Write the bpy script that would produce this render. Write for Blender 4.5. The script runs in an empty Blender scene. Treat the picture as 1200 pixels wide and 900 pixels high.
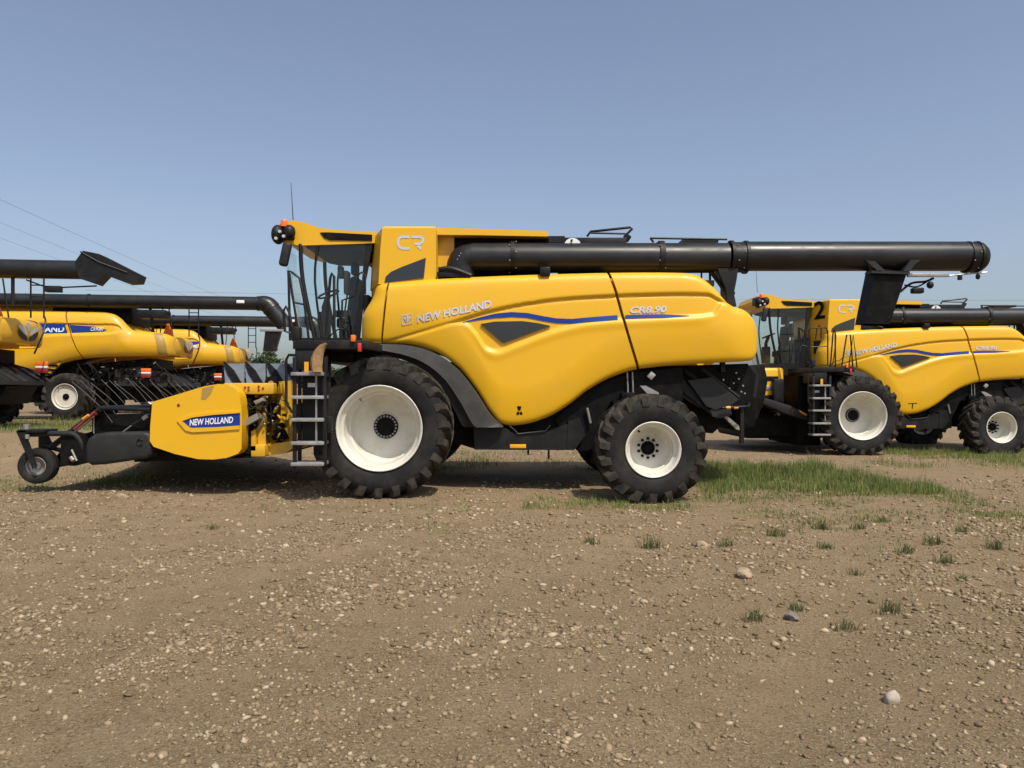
import bpy, bmesh, math, random
import numpy as np
from mathutils import Vector, Matrix, noise as mnoise

R = math.radians
random.seed(7)
rng = np.random.default_rng(11)
scene = bpy.context.scene
C = scene.collection

# ------------------------------------------------------------------ camera
CAMZ, FPX, HOR, D0 = 1.55, 906.0, 458.0, 11.05   # eye height, focal length in photo pixels, horizon row, distance to machine side
cam_d = bpy.data.cameras.new('Camera')
cam_d.sensor_width = 36.0
cam_d.lens = 36.0 * FPX / 1200.0
cam_d.shift_y = (HOR - 450.0) / 1200.0
cam_d.clip_start = 0.05
cam_d.clip_end = 8000
cam = bpy.data.objects.new('Camera', cam_d)
C.objects.link(cam)
cam.location = (0, 0, CAMZ)
cam.rotation_euler = (R(90), 0, 0)
scene.camera = cam

# ------------------------------------------------------------------ sky, sun, exposure
SUN_DIR = Vector((0.30, -0.50, 0.90)).normalized()     # towards the sun
world = bpy.data.worlds.new('World')
scene.world = world
world.use_nodes = True
nt = world.node_tree
nt.nodes.clear()
sky = nt.nodes.new('ShaderNodeTexSky')
sky.sky_type = 'NISHITA'
sky.sun_disc = False
sky.sun_elevation = math.asin(SUN_DIR.z)
sky.sun_rotation = math.atan2(SUN_DIR.x, SUN_DIR.y)
sky.altitude = 400
sky.air_density = 1.0
sky.dust_density = 4.0
sky.ozone_density = 2.0
hsv = nt.nodes.new('ShaderNodeHueSaturation')
hsv.inputs['Hue'].default_value = 0.504
hsv.inputs['Saturation'].default_value = 0.84
bg = nt.nodes.new('ShaderNodeBackground')
bg.inputs['Strength'].default_value = 0.138
wo = nt.nodes.new('ShaderNodeOutputWorld')
nt.links.new(sky.outputs[0], hsv.inputs['Color'])
nt.links.new(hsv.outputs[0], bg.inputs[0])
nt.links.new(bg.outputs[0], wo.inputs[0])
sun_d = bpy.data.lights.new('Sun', 'SUN')
sun_d.energy = 3.6
sun_d.angle = R(0.6)
sun_d.color = (1.0, 0.945, 0.82)
sun = bpy.data.objects.new('Sun', sun_d)
C.objects.link(sun)
sun.location = (5, -8, 15)
sun.rotation_euler = SUN_DIR.to_track_quat('Z', 'Y').to_euler()
scene.view_settings.view_transform = 'Standard'
scene.view_settings.look = 'None'
scene.view_settings.exposure = 0.12
scene.view_settings.gamma = 1.0
scene.view_settings.use_curve_mapping = False
scene.render.engine = 'CYCLES'

# ------------------------------------------------------------------ materials
def mat(name, col, rough=0.5, metal=0.0, col2=None, nscale=3.0, nlo=0.4, nhi=0.7, bump=0.0, bscale=40.0,
        coat=0.0, spec=0.5, rvar=0.0, fine=0.0, detail=6.0):
    m = bpy.data.materials.new(name)
    m.use_nodes = True
    t = m.node_tree
    p = t.nodes['Principled BSDF']
    p.inputs['Base Color'].default_value = (*col, 1)
    p.inputs['Roughness'].default_value = rough
    p.inputs['Metallic'].default_value = metal
    p.inputs['Specular IOR Level'].default_value = spec
    if coat:
        p.inputs['Coat Weight'].default_value = coat
        p.inputs['Coat Roughness'].default_value = 0.12
    tc = t.nodes.new('ShaderNodeTexCoord')
    if col2 is not None or rvar:
        n = t.nodes.new('ShaderNodeTexNoise')
        n.inputs['Scale'].default_value = nscale
        n.inputs['Detail'].default_value = detail
        n.inputs['Roughness'].default_value = 0.65
        t.links.new(tc.outputs['Object'], n.inputs['Vector'])
        mr = t.nodes.new('ShaderNodeMapRange')
        mr.inputs['From Min'].default_value = nlo
        mr.inputs['From Max'].default_value = nhi
        t.links.new(n.outputs['Fac'], mr.inputs['Value'])
        if col2 is not None:
            mx = t.nodes.new('ShaderNodeMix')
            mx.data_type = 'RGBA'
            mx.inputs['A'].default_value = (*col, 1)
            mx.inputs['B'].default_value = (*col2, 1)
            t.links.new(mr.outputs['Result'], mx.inputs['Factor'])
            t.links.new(mx.outputs['Result'], p.inputs['Base Color'])
        if rvar:
            mr2 = t.nodes.new('ShaderNodeMapRange')
            mr2.inputs['To Min'].default_value = rough
            mr2.inputs['To Max'].default_value = min(1, rough + rvar)
            t.links.new(mr.outputs['Result'], mr2.inputs['Value'])
            t.links.new(mr2.outputs['Result'], p.inputs['Roughness'])
    if bump:
        n2 = t.nodes.new('ShaderNodeTexNoise')
        n2.inputs['Scale'].default_value = bscale
        n2.inputs['Detail'].default_value = 4
        t.links.new(tc.outputs['Object'], n2.inputs['Vector'])
        b = t.nodes.new('ShaderNodeBump')
        b.inputs['Strength'].default_value = bump
        b.inputs['Distance'].default_value = 0.01
        t.links.new(n2.outputs['Fac'], b.inputs['Height'])
        t.links.new(b.outputs['Normal'], p.inputs['Normal'])
    return m

M = {}
M['yellow'] = mat('yellow_paint', (0.74, 0.405, 0.006), 0.42, col2=(0.69, 0.385, 0.016), nscale=1.6, nlo=0.42, nhi=0.75, coat=0.05, rvar=0.14)
M['yellow_dusty'] = mat('dusty_yellow_paint', (0.68, 0.38, 0.016), 0.45, col2=(0.42, 0.28, 0.08), nscale=5.0, nlo=0.45, nhi=0.8, rvar=0.3)
M['yellow_old'] = mat('older_yellow_paint', (0.73, 0.40, 0.010), 0.42, col2=(0.60, 0.34, 0.04), nscale=1.4, nlo=0.45, nhi=0.8, coat=0.2, rvar=0.2)
M['yellow_stain'] = mat('faded_yellow_band', (0.36, 0.23, 0.055), 0.5)
M['black'] = mat('black_plastic', (0.007, 0.007, 0.008), 0.45, col2=(0.022, 0.020, 0.018), nscale=4.0, nlo=0.45, nhi=0.8, rvar=0.25, spec=0.3)
M['black_paint'] = mat('black_tube_paint', (0.011, 0.011, 0.012), 0.32, col2=(0.020, 0.019, 0.018), nscale=2.0, nlo=0.4, nhi=0.8, rvar=0.2, spec=0.42)
M['charcoal'] = mat('charcoal_plastic', (0.018, 0.018, 0.019), 0.5, col2=(0.036, 0.034, 0.030), nscale=3.0, nlo=0.42, nhi=0.8, rvar=0.2, spec=0.3)
M['fender'] = mat('dusty_fender_plastic', (0.030, 0.029, 0.028), 0.55, col2=(0.060, 0.056, 0.050), nscale=2.5, nlo=0.4, nhi=0.75, spec=0.3)
M['dark_metal'] = mat('dark_machine_metal', (0.004, 0.004, 0.0045), 0.6, col2=(0.014, 0.012, 0.010), nscale=6.0, nlo=0.45, nhi=0.75, spec=0.12)
M['rubber'] = mat('tyre_rubber', (0.012, 0.012, 0.013), 0.72, col2=(0.042, 0.037, 0.031), nscale=2.6, nlo=0.42, nhi=0.78, bump=0.25, bscale=30, spec=0.2)
M['rubber_tread'] = mat('dusty_tread_rubber', (0.018, 0.017, 0.016), 0.78, col2=(0.085, 0.073, 0.058), nscale=4.5, nlo=0.38, nhi=0.75, bump=0.3, bscale=30, spec=0.15)
M['cream'] = mat('cream_rim_paint', (0.66, 0.64, 0.56), 0.42, col2=(0.45, 0.41, 0.32), nscale=3.0, nlo=0.46, nhi=0.85, rvar=0.2)
M['steel'] = mat('bare_steel', (0.42, 0.41, 0.39), 0.42, 0.75, col2=(0.25, 0.22, 0.18), nscale=8, rvar=0.25)
M['tine'] = mat('tine_steel', (0.16, 0.15, 0.14), 0.5, 0.4)
M['alu'] = mat('step_aluminium', (0.36, 0.36, 0.36), 0.5, 0.3, col2=(0.20, 0.19, 0.17), nscale=7)
M['silver'] = mat('silver_letter', (0.62, 0.63, 0.66), 0.30, 0.35)
M['white'] = mat('white_print', (0.78, 0.78, 0.78), 0.45)
M['blue'] = mat('blue_decal', (0.010, 0.040, 0.24), 0.6, spec=0.2)
M['blue_light'] = mat('light_blue_decal', (0.10, 0.22, 0.50), 0.35)
M['orange'] = mat('orange_plastic', (0.85, 0.16, 0.02), 0.35)
M['red'] = mat('red_plastic', (0.62, 0.03, 0.02), 0.3)
M['dark_red'] = mat('dark_red_paint', (0.22, 0.02, 0.02), 0.45)
M['amber'] = mat('amber_reflector', (0.80, 0.36, 0.02), 0.3)
M['brown'] = mat('brown_cardboard', (0.33, 0.20, 0.09), 0.8, col2=(0.20, 0.115, 0.05), nscale=14, bump=0.4, bscale=25)
M['grey_panel'] = mat('grey_galvanised_panel', (0.17, 0.19, 0.21), 0.5, 0.2, col2=(0.12, 0.13, 0.145), nscale=3)
M['seat'] = mat('cab_fabric', (0.012, 0.012, 0.013), 0.8)
M['tint'] = mat('smoked_window', (0.014, 0.015, 0.018), 0.10, coat=0.4)
M['leaf'] = None
def glass_mat():
    m = bpy.data.materials.new('cab_glass')
    m.use_nodes = True
    t = m.node_tree
    t.nodes.clear()
    o = t.nodes.new('ShaderNodeOutputMaterial')
    tr = t.nodes.new('ShaderNodeBsdfTransparent')
    tr.inputs['Color'].default_value = (0.90, 0.97, 0.95, 1)
    gl = t.nodes.new('ShaderNodeBsdfGlossy')
    gl.inputs['Roughness'].default_value = 0.03
    lw = t.nodes.new('ShaderNodeLayerWeight')
    pw = t.nodes.new('ShaderNodeMath'); pw.operation = 'POWER'; pw.inputs[1].default_value = 4.0
    fr = t.nodes.new('ShaderNodeMath'); fr.operation = 'MULTIPLY_ADD'; fr.inputs[1].default_value = 0.85; fr.inputs[2].default_value = 0.05
    t.links.new(lw.outputs['Facing'], pw.inputs[0])
    t.links.new(pw.outputs[0], fr.inputs[0])
    mx = t.nodes.new('ShaderNodeMixShader')
    t.links.new(fr.outputs[0], mx.inputs[0])
    t.links.new(tr.outputs[0], mx.inputs[1])
    t.links.new(gl.outputs[0], mx.inputs[2])
    t.links.new(mx.outputs[0], o.inputs[0])
    return m
M['glass'] = glass_mat()
def island_mat(name, c1, c2, c3=None, rough=0.9, transl=0.0, mid=0.55):
    m = bpy.data.materials.new(name)
    m.use_nodes = True
    t = m.node_tree
    p = t.nodes['Principled BSDF']
    p.inputs['Roughness'].default_value = rough
    p.inputs['Specular IOR Level'].default_value = 0.25
    g = t.nodes.new('ShaderNodeNewGeometry')
    cr = t.nodes.new('ShaderNodeValToRGB')
    cr.color_ramp.elements[0].color = (*c1, 1)
    cr.color_ramp.elements[1].color = (*c2, 1)
    if c3:
        e = cr.color_ramp.elements.new(mid)
        e.color = (*c3, 1)
    t.links.new(g.outputs['Random Per Island'], cr.inputs['Fac'])
    t.links.new(cr.outputs['Color'], p.inputs['Base Color'])
    if transl:
        o = t.nodes['Material Output']
        tr = t.nodes.new('ShaderNodeBsdfTranslucent')
        t.links.new(cr.outputs['Color'], tr.inputs['Color'])
        mx = t.nodes.new('ShaderNodeMixShader')
        mx.inputs[0].default_value = transl
        t.links.new(p.outputs[0], mx.inputs[1])
        t.links.new(tr.outputs[0], mx.inputs[2])
        t.links.new(mx.outputs[0], o.inputs[0])
    return m
M['pebble'] = island_mat('gravel_stone', (0.15, 0.106, 0.058), (0.45, 0.36, 0.25), (0.30, 0.222, 0.138), mid=0.80)
M['grass'] = island_mat('grass_blade', (0.090, 0.145, 0.028), (0.38, 0.33, 0.15), (0.165, 0.225, 0.055), 0.7, 0.3)
M['weed'] = island_mat('weed_blade', (0.070, 0.095, 0.030), (0.24, 0.22, 0.11), (0.12, 0.14, 0.055), 0.7, 0.3)
M['tree_leaf'] = island_mat('tree_leaf', (0.030, 0.055, 0.022), (0.085, 0.12, 0.045), (0.05, 0.08, 0.03), 0.7, 0.25)
M['bark'] = mat('bark', (0.09, 0.07, 0.05), 0.9, col2=(0.05, 0.04, 0.03), nscale=10)
M['rock_tan'] = mat('tan_rock', (0.36, 0.27, 0.17), 0.9, col2=(0.24, 0.18, 0.115), nscale=9, bump=0.6, bscale=20)
M['rock_grey'] = mat('grey_rock', (0.15, 0.135, 0.12), 0.9, col2=(0.26, 0.235, 0.20), nscale=9, bump=0.6, bscale=20)
M['rock_pale'] = mat('pale_rock', (0.40, 0.34, 0.27), 0.9, col2=(0.30, 0.25, 0.19), nscale=9, bump=0.5, bscale=20)
M['wire'] = mat('wire_metal', (0.12, 0.12, 0.13), 0.6)

# ------------------------------------------------------------------ helpers
def mesh_from(name, verts, faces, smooth=35):
    me = bpy.data.meshes.new(name)
    me.from_pydata([tuple(v) for v in verts], [], faces)
    me.validate()
    bm = bmesh.new()
    bm.from_mesh(me)
    bmesh.ops.recalc_face_normals(bm, faces=bm.faces)
    bm.to_mesh(me)
    bm.free()
    if smooth:
        me.polygons.foreach_set('use_smooth', [True] * len(me.polygons))
        me.set_sharp_from_angle(angle=R(smooth))
    return me

class MB:
    def __init__(s):
        s.v, s.f = [], []
    def add(s, vs, fs):
        o = len(s.v)
        s.v += [tuple(v) for v in vs]
        s.f += [tuple(i + o for i in f) for f in fs]
        return s
    def bm_add(s, bm):
        bm.verts.index_update()
        s.add([v.co for v in bm.verts], [[v.index for v in f.verts] for f in bm.faces])
        bm.free()
        return s
    def box(s, x0, x1, y0, y1, z0, z1, bev=0.0, seg=2, rot=None, piv=None):
        bm = bmesh.new()
        bmesh.ops.create_cube(bm, size=1)
        for v in bm.verts:
            v.co = Vector(((x0 + x1) / 2 + v.co.x * (x1 - x0), (y0 + y1) / 2 + v.co.y * (y1 - y0), (z0 + z1) / 2 + v.co.z * (z1 - z0)))
        if bev:
            bmesh.ops.bevel(bm, geom=bm.edges[:], offset=bev, segments=seg, affect='EDGES', profile=0.5)
        if rot is not None:
            p = Vector(piv) if piv is not None else Vector(((x0 + x1) / 2, (y0 + y1) / 2, (z0 + z1) / 2))
            for v in bm.verts:
                v.co = p + rot @ (v.co - p)
        return s.bm_add(bm)
    def prism(s, poly, y0, y1, bev=0.0, seg=2):
        """poly: (x, z) outline, extruded along y"""
        bm = bmesh.new()
        a = [bm.verts.new((p[0], y0, p[1])) for p in poly]
        b = [bm.verts.new((p[0], y1, p[1])) for p in poly]
        n = len(poly)
        bm.faces.new(a)
        bm.faces.new(b[::-1])
        for i in range(n):
            bm.faces.new((a[i], b[i], b[(i + 1) % n], a[(i + 1) % n]))
        bmesh.ops.recalc_face_normals(bm, faces=bm.faces)
        if bev:
            eds = [e for e in bm.edges if (e.verts[0].co.y == y0 and e.verts[1].co.y == y0) or (e.verts[0].co.y == y1 and e.verts[1].co.y == y1)]
            bmesh.ops.bevel(bm, geom=eds, offset=bev, segments=seg, affect='EDGES', profile=0.5, clamp_overlap=True)
        return s.bm_add(bm)
    def tube(s, pts, r, n=8, smooth=0, r1=None):
        P = [Vector(p) for p in pts]
        if smooth:
            Q = []
            for i in range(len(P) - 1):
                p0 = P[max(i - 1, 0)]; p1 = P[i]; p2 = P[i + 1]; p3 = P[min(i + 2, len(P) - 1)]
                for k in range(smooth):
                    t = k / smooth
                    Q.append(0.5 * ((2 * p1) + (p2 - p0) * t + (2 * p0 - 5 * p1 + 4 * p2 - p3) * t * t + (3 * p1 - p0 - 3 * p2 + p3) * t ** 3))
            Q.append(P[-1])
            P = Q
        m = len(P)
        tang = [(P[min(i + 1, m - 1)] - P[max(i - 1, 0)]).normalized() for i in range(m)]
        up = Vector((0, 0, 1)) if abs(tang[0].z) < 0.9 else Vector((1, 0, 0))
        u = tang[0].cross(up).normalized()
        vs, fs = [], []
        for i in range(m):
            u = (u - tang[i] * u.dot(tang[i])).normalized()
            w = tang[i].cross(u)
            rr = r if r1 is None else r + (r1 - r) * i / (m - 1)
            for k in range(n):
                a = 2 * math.pi * k / n
                vs.append(P[i] + u * (rr * math.cos(a)) + w * (rr * math.sin(a)))
        for i in range(m - 1):
            for k in range(n):
                fs.append((i * n + k, i * n + (k + 1) % n, (i + 1) * n + (k + 1) % n, (i + 1) * n + k))
        fs.append(tuple(range(n)))
        fs.append(tuple(range((m - 1) * n, m * n)))
        return s.add(vs, fs)
    def lathe(s, prof, n=48, c=(0, 0, 0), axis='y', closed=False):
        """prof: (a, r) pairs, a along the axis"""
        vs, fs = [], []
        m = len(prof)
        for a, r in prof:
            for k in range(n):
                t = 2 * math.pi * k / n
                q = (a, r * math.cos(t), r * math.sin(t))
                if axis == 'y':
                    vs.append((c[0] + q[1], c[1] + q[0], c[2] + q[2]))
                elif axis == 'x':
                    vs.append((c[0] + q[0], c[1] + q[1], c[2] + q[2]))
                else:
                    vs.append((c[0] + q[1], c[1] + q[2], c[2] + q[0]))
        rngm = m if closed else m - 1
        for i in range(rngm):
            j = (i + 1) % m
            for k in range(n):
                fs.append((i * n + k, i * n + (k + 1) % n, j * n + (k + 1) % n, j * n + k))
        return s.add(vs, fs)
    def cyl(s, p0, p1, r, n=16, r1=None):
        return s.tube([p0, p1], r, n, 0, r1)
    def ball(s, c, rx, ry, rz, seg=12):
        bm = bmesh.new()
        bmesh.ops.create_uvsphere(bm, u_segments=seg, v_segments=max(6, seg // 2 + 2), radius=1)
        for v in bm.verts:
            v.co = Vector((c[0] + v.co.x * rx, c[1] + v.co.y * ry, c[2] + v.co.z * rz))
        return s.bm_add(bm)
    def mesh(s, name='mesh', smooth=35):
        return mesh_from(name, s.v, s.f, smooth)

OFF = {}
def thing(name, label, cat, loc, rz=0.0, group=None, frame=None):
    o = bpy.data.objects.new(name, None)
    C.objects.link(o)
    o.empty_display_size = 0.3
    o.location = loc
    o.rotation_euler = (0, 0, rz)
    o['label'] = label
    o['category'] = cat
    if group:
        o['group'] = group
    OFF[o.name] = Vector(frame) if frame else Vector((0, 0, 0))
    return o
def part(name, mb, m, parent, smooth=35, label=None):
    me = mb.mesh(name, smooth) if isinstance(mb, MB) else mb
    o = bpy.data.objects.new(name, me)
    C.objects.link(o)
    me.materials.clear()
    me.materials.append(M[m] if isinstance(m, str) else m)
    o.parent = parent
    if parent is not None and parent.name in OFF:
        o.location = OFF[parent.name]
    if label:
        o['label'] = label
    return o
def tag(o, label=None, cat=None, group=None, kind=None):
    if label: o['label'] = label
    if cat: o['category'] = cat
    if group: o['group'] = group
    if kind: o['kind'] = kind
    return o
def copy_tree(o, parent=None):
    c = o.copy()
    C.objects.link(c)
    c.parent = parent
    for ch in list(o.children):
        copy_tree(ch, c)
    return c

def pchip(pts):
    xs = np.array([p[0] for p in pts], float); ys = np.array([p[1] for p in pts], float)
    h = np.diff(xs); d = np.diff(ys) / h
    m = np.zeros(len(xs)); m[0] = d[0]; m[-1] = d[-1]
    for i in range(1, len(xs) - 1):
        if d[i - 1] * d[i] > 0:
            w1 = 2 * h[i] + h[i - 1]; w2 = h[i] + 2 * h[i - 1]
            m[i] = (w1 + w2) / (w1 / d[i - 1] + w2 / d[i])
    def f(x):
        x = np.clip(np.asarray(x, float), xs[0], xs[-1])
        i = np.clip(np.searchsorted(xs, x) - 1, 0, len(xs) - 2)
        t = (x - xs[i]) / h[i]
        return (ys[i] * (2 * t**3 - 3 * t**2 + 1) + h[i] * m[i] * (t**3 - 2 * t**2 + t) + ys[i + 1] * (-2 * t**3 + 3 * t**2) + h[i] * m[i + 1] * (t**3 - t**2))
    return f
def sm(t):
    t = np.clip(t, 0, 1)
    return t * t * (3 - 2 * t)

# machine frame: x towards the rear of the machine, y away from the viewer (0 = outer face of the near front tyre), z up;
# measurements were read off the photograph, each at its own depth y
DB = [D0 + 0.80]      # distance of the frame in use: the body stands 0.8 m behind the outer face of the front tyre
def X(px, y=0.15): return (px - 600.0) * (DB[0] + y) / FPX
def Z(py, y=0.15): return CAMZ + (HOR - py) * (DB[0] + y) / FPX
def P3(px, py, y): return Vector((X(px, y), y, Z(py, y)))
def PL(pts, y): return [(X(a, y), Z(b, y)) for a, b in pts]
YM = 3.4    # mirror: y -> YM - y

def panel(top, bot, xl, xr, dep, nu, nv, tox, toz, mirror=False, skirt=0.07):
    """curved body panel: top/bot are rows as functions of x, xl/xr columns as functions of row, dep the depth"""
    u = np.linspace(0, 1, nu)[None, :]; v = np.linspace(0, 1, nv)[:, None]
    v = 0.5 - 0.5 * np.cos(np.pi * (0.08 + 0.84 * v)); v = (v - v.min()) / (v.max() - v.min())
    y = np.full((nv, nu), (top(xl(400.0)) + bot(xr(400.0))) / 2.0)
    x = None
    for _ in range(8):
        x = xl(y) + (xr(y) - xl(y)) * u
        y = bot(x) + (top(x) - bot(x)) * v
    d = dep(x, y)
    xx = tox(x); zz = toz(y)
    dd = (YM - d) if mirror else d
    vs = np.stack([xx, dd, zz], -1).reshape(-1, 3).tolist()
    fs = []
    for j in range(nv - 1):
        for i in range(nu - 1):
            a = j * nu + i
            fs.append((a, a + 1, a + nu + 1, a + nu))
    loop = [i for i in range(nu)] + [j * nu + nu - 1 for j in range(1, nv)] + [(nv - 1) * nu + i for i in range(nu - 2, -1, -1)] + [j * nu for j in range(nv - 2, 0, -1)]
    base = len(vs)
    for k in loop:
        p = vs[k]
        vs.append([p[0], p[1] + (-skirt if mirror else skirt), p[2]])
    n = len(loop)
    for k in range(n):
        fs.append((loop[k], loop[(k + 1) % n], base + (k + 1) % n, base + k))
    return mesh_from('panel', vs, fs, 40)

def text2d(s, off=0.0, shear=0.0):
    cu = bpy.data.curves.new('txt', 'FONT')
    cu.body = s
    cu.offset = off
    cu.shear = shear
    cu.resolution_u = 3
    ob = bpy.data.objects.new('txt', cu)
    C.objects.link(ob)
    bpy.context.view_layer.update()
    dg = bpy.context.evaluated_depsgraph_get()
    me = ob.evaluated_get(dg).to_mesh()
    vs = np.array([v.co[:2] for v in me.vertices]); fs = [tuple(p.vertices) for p in me.polygons]
    ob.evaluated_get(dg).to_mesh_clear()
    bpy.data.objects.remove(ob)
    bpy.data.curves.remove(cu)
    lo = vs.min(0); hi = vs.max(0)
    return (vs - lo) / (hi - lo), fs
def text_on(s, p0, p1, hpx, surf, off=0.012, shear=0.0):
    """letters with baseline p0..p1 (photo rows grow downwards) laid on surf(x, y)"""
    vs, fs = text2d(s, off, shear)
    mb = MB()
    mb.add([surf(p0[0] + (p1[0] - p0[0]) * a, p0[1] + (p1[1] - p0[1]) * a - hpx * b) for a, b in vs], fs)
    return mb
def ribbon(pts, w, surf):
    """flat stroke of width w along pts"""
    mb = MB()
    m = len(pts); vs = []
    for i in range(m):
        a = Vector(pts[max(i - 1, 0)]); b = Vector(pts[min(i + 1, m - 1)])
        t = (b - a).normalized(); nrm = Vector((-t.y, t.x))
        ww = w(i / (m - 1)) if callable(w) else w
        p = Vector(pts[i])
        q0 = p + nrm * ww / 2; q1 = p - nrm * ww / 2
        vs += [surf(q0.x, q0.y), surf(q1.x, q1.y)]
    mb.add(vs, [(2 * i, 2 * i + 1, 2 * i + 3, 2 * i + 2) for i in range(m - 1)])
    return mb
def flatpoly(pts, surf):
    mb = MB()
    mb.add([surf(a, b) for a, b in pts], [tuple(range(len(pts)))])
    return mb
def densify(pts, k):
    o = []
    for i in range(len(pts) - 1):
        for j in range(k):
            t = j / k
            o.append((pts[i][0] + (pts[i + 1][0] - pts[i][0]) * t, pts[i][1] + (pts[i + 1][1] - pts[i][1]) * t))
    o.append(pts[-1])
    return o

# ------------------------------------------------------------------ terrain
def sst(a, b, x):
    t = np.clip((x - a) / (b - a), 0, 1)
    return t * t * (3 - 2 * t)
def vnoise(x, y, s, seed=0.0):
    x = np.asarray(x, float) * s + seed * 17.3; y = np.asarray(y, float) * s + seed * 9.1
    xi = np.floor(x); yi = np.floor(y); fx = x - xi; fy = y - yi
    fx = fx * fx * (3 - 2 * fx); fy = fy * fy * (3 - 2 * fy)
    def h(a, b):
        q = np.sin(a * 127.1 + b * 311.7) * 43758.5453
        return q - np.floor(q)
    return (h(xi, yi) * (1 - fx) + h(xi + 1, yi) * fx) * (1 - fy) + (h(xi, yi + 1) * (1 - fx) + h(xi + 1, yi + 1) * fx) * fy
def rut(x, y):
    """wheel ruts running from the near left to the machine"""
    r = 0
    for c, w in ((-2.1, 0.42), (0.0, 0.5), (2.3, 0.45), (-4.9, 0.5)):
        d = (x - c) - 0.62 * (y - 6.0) + 0.35 * np.sin(y * 0.5 + c)
        r = r + np.exp(-(d / w) ** 2)
    return r
def H(x, y):
    x = np.asarray(x, float); y = np.asarray(y, float)
    h = 0.60 * sst(13.0, 17.3, y) * sst(-4.2, -8.0, x)
    h = h + 0.05 * sst(-4.6, -6.3, x) * sst(7.0, 10.5, y) * (1 - sst(13.0, 17.3, y) * sst(-4.2, -8.0, x))
    h = h - 0.105 * np.exp(-((x - 2.06) ** 2 + (y - 11.7) ** 2) / 2.6) - 0.03 * np.exp(-((x - 2.06) ** 2 + (y - 15.5) ** 2) / 2.0)
    h = h - 0.10 * sst(16, 19, y) * sst(3, 6, x)
    near = 1 - sst(25, 60, y)
    h = h + near * (0.05 * (vnoise(x, y, 0.55, 1) - 0.5) * sst(6, 3, np.abs(y - 12.5) + 0 * x) * 0 + 0.045 * (vnoise(x, y, 0.6, 1) - 0.5) * (1 - np.exp(-((y - 12.8) / 2.2) ** 2))
                    + 0.022 * (vnoise(x, y, 2.1, 2) - 0.5) + 0.010 * (vnoise(x, y, 6.0, 3) - 0.5))
    h = h - near * 0.030 * rut(x, y) * (1 - sst(9.0, 10.5, y))
    return h
def Hs(x, y): return float(H(np.array([x]), np.array([y]))[0])
def axis(lo, hi, step, far, k):
    mid = np.arange(lo, hi + 1e-6, step)
    out = np.geomspace(0.25, far, k)
    return np.concatenate([(lo - out)[::-1], mid, hi + out])
gx = axis(-10.5, 12.0, 0.085, 3500, 34)
gy = np.concatenate([[-40, -20, -8, -2, 0, 1.0], np.arange(1.6, 19.5, 0.085), 19.5 + np.geomspace(0.25, 5000, 44)])
GX, GY = np.meshgrid(gx, gy)
GZ = H(GX, GY)
nx, ny = len(gx), len(gy)
gm = bpy.data.meshes.new('ground')
V = np.stack([GX, GY, GZ], -1).reshape(-1, 3)
idx = np.arange(nx * ny).reshape(ny, nx)
F = np.stack([idx[:-1, :-1], idx[:-1, 1:], idx[1:, 1:], idx[1:, :-1]], -1).reshape(-1, 4)
def np_mesh(me, V, F):
    k = F.shape[1]
    me.vertices.add(len(V)); me.vertices.foreach_set('co', V.astype(np.float32).ravel())
    me.loops.add(F.size); me.loops.foreach_set('vertex_index', F.astype(np.int32).ravel())
    me.polygons.add(len(F)); me.polygons.foreach_set('loop_start', np.arange(0, F.size, k, dtype=np.int32))
    me.update(calc_edges=True)
    return me
np_mesh(gm, V, F)
gm.polygons.foreach_set('use_smooth', [True] * len(gm.polygons))
ground = bpy.data.objects.new('ground', gm)
C.objects.link(ground)
ground['kind'] = 'structure'
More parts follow.
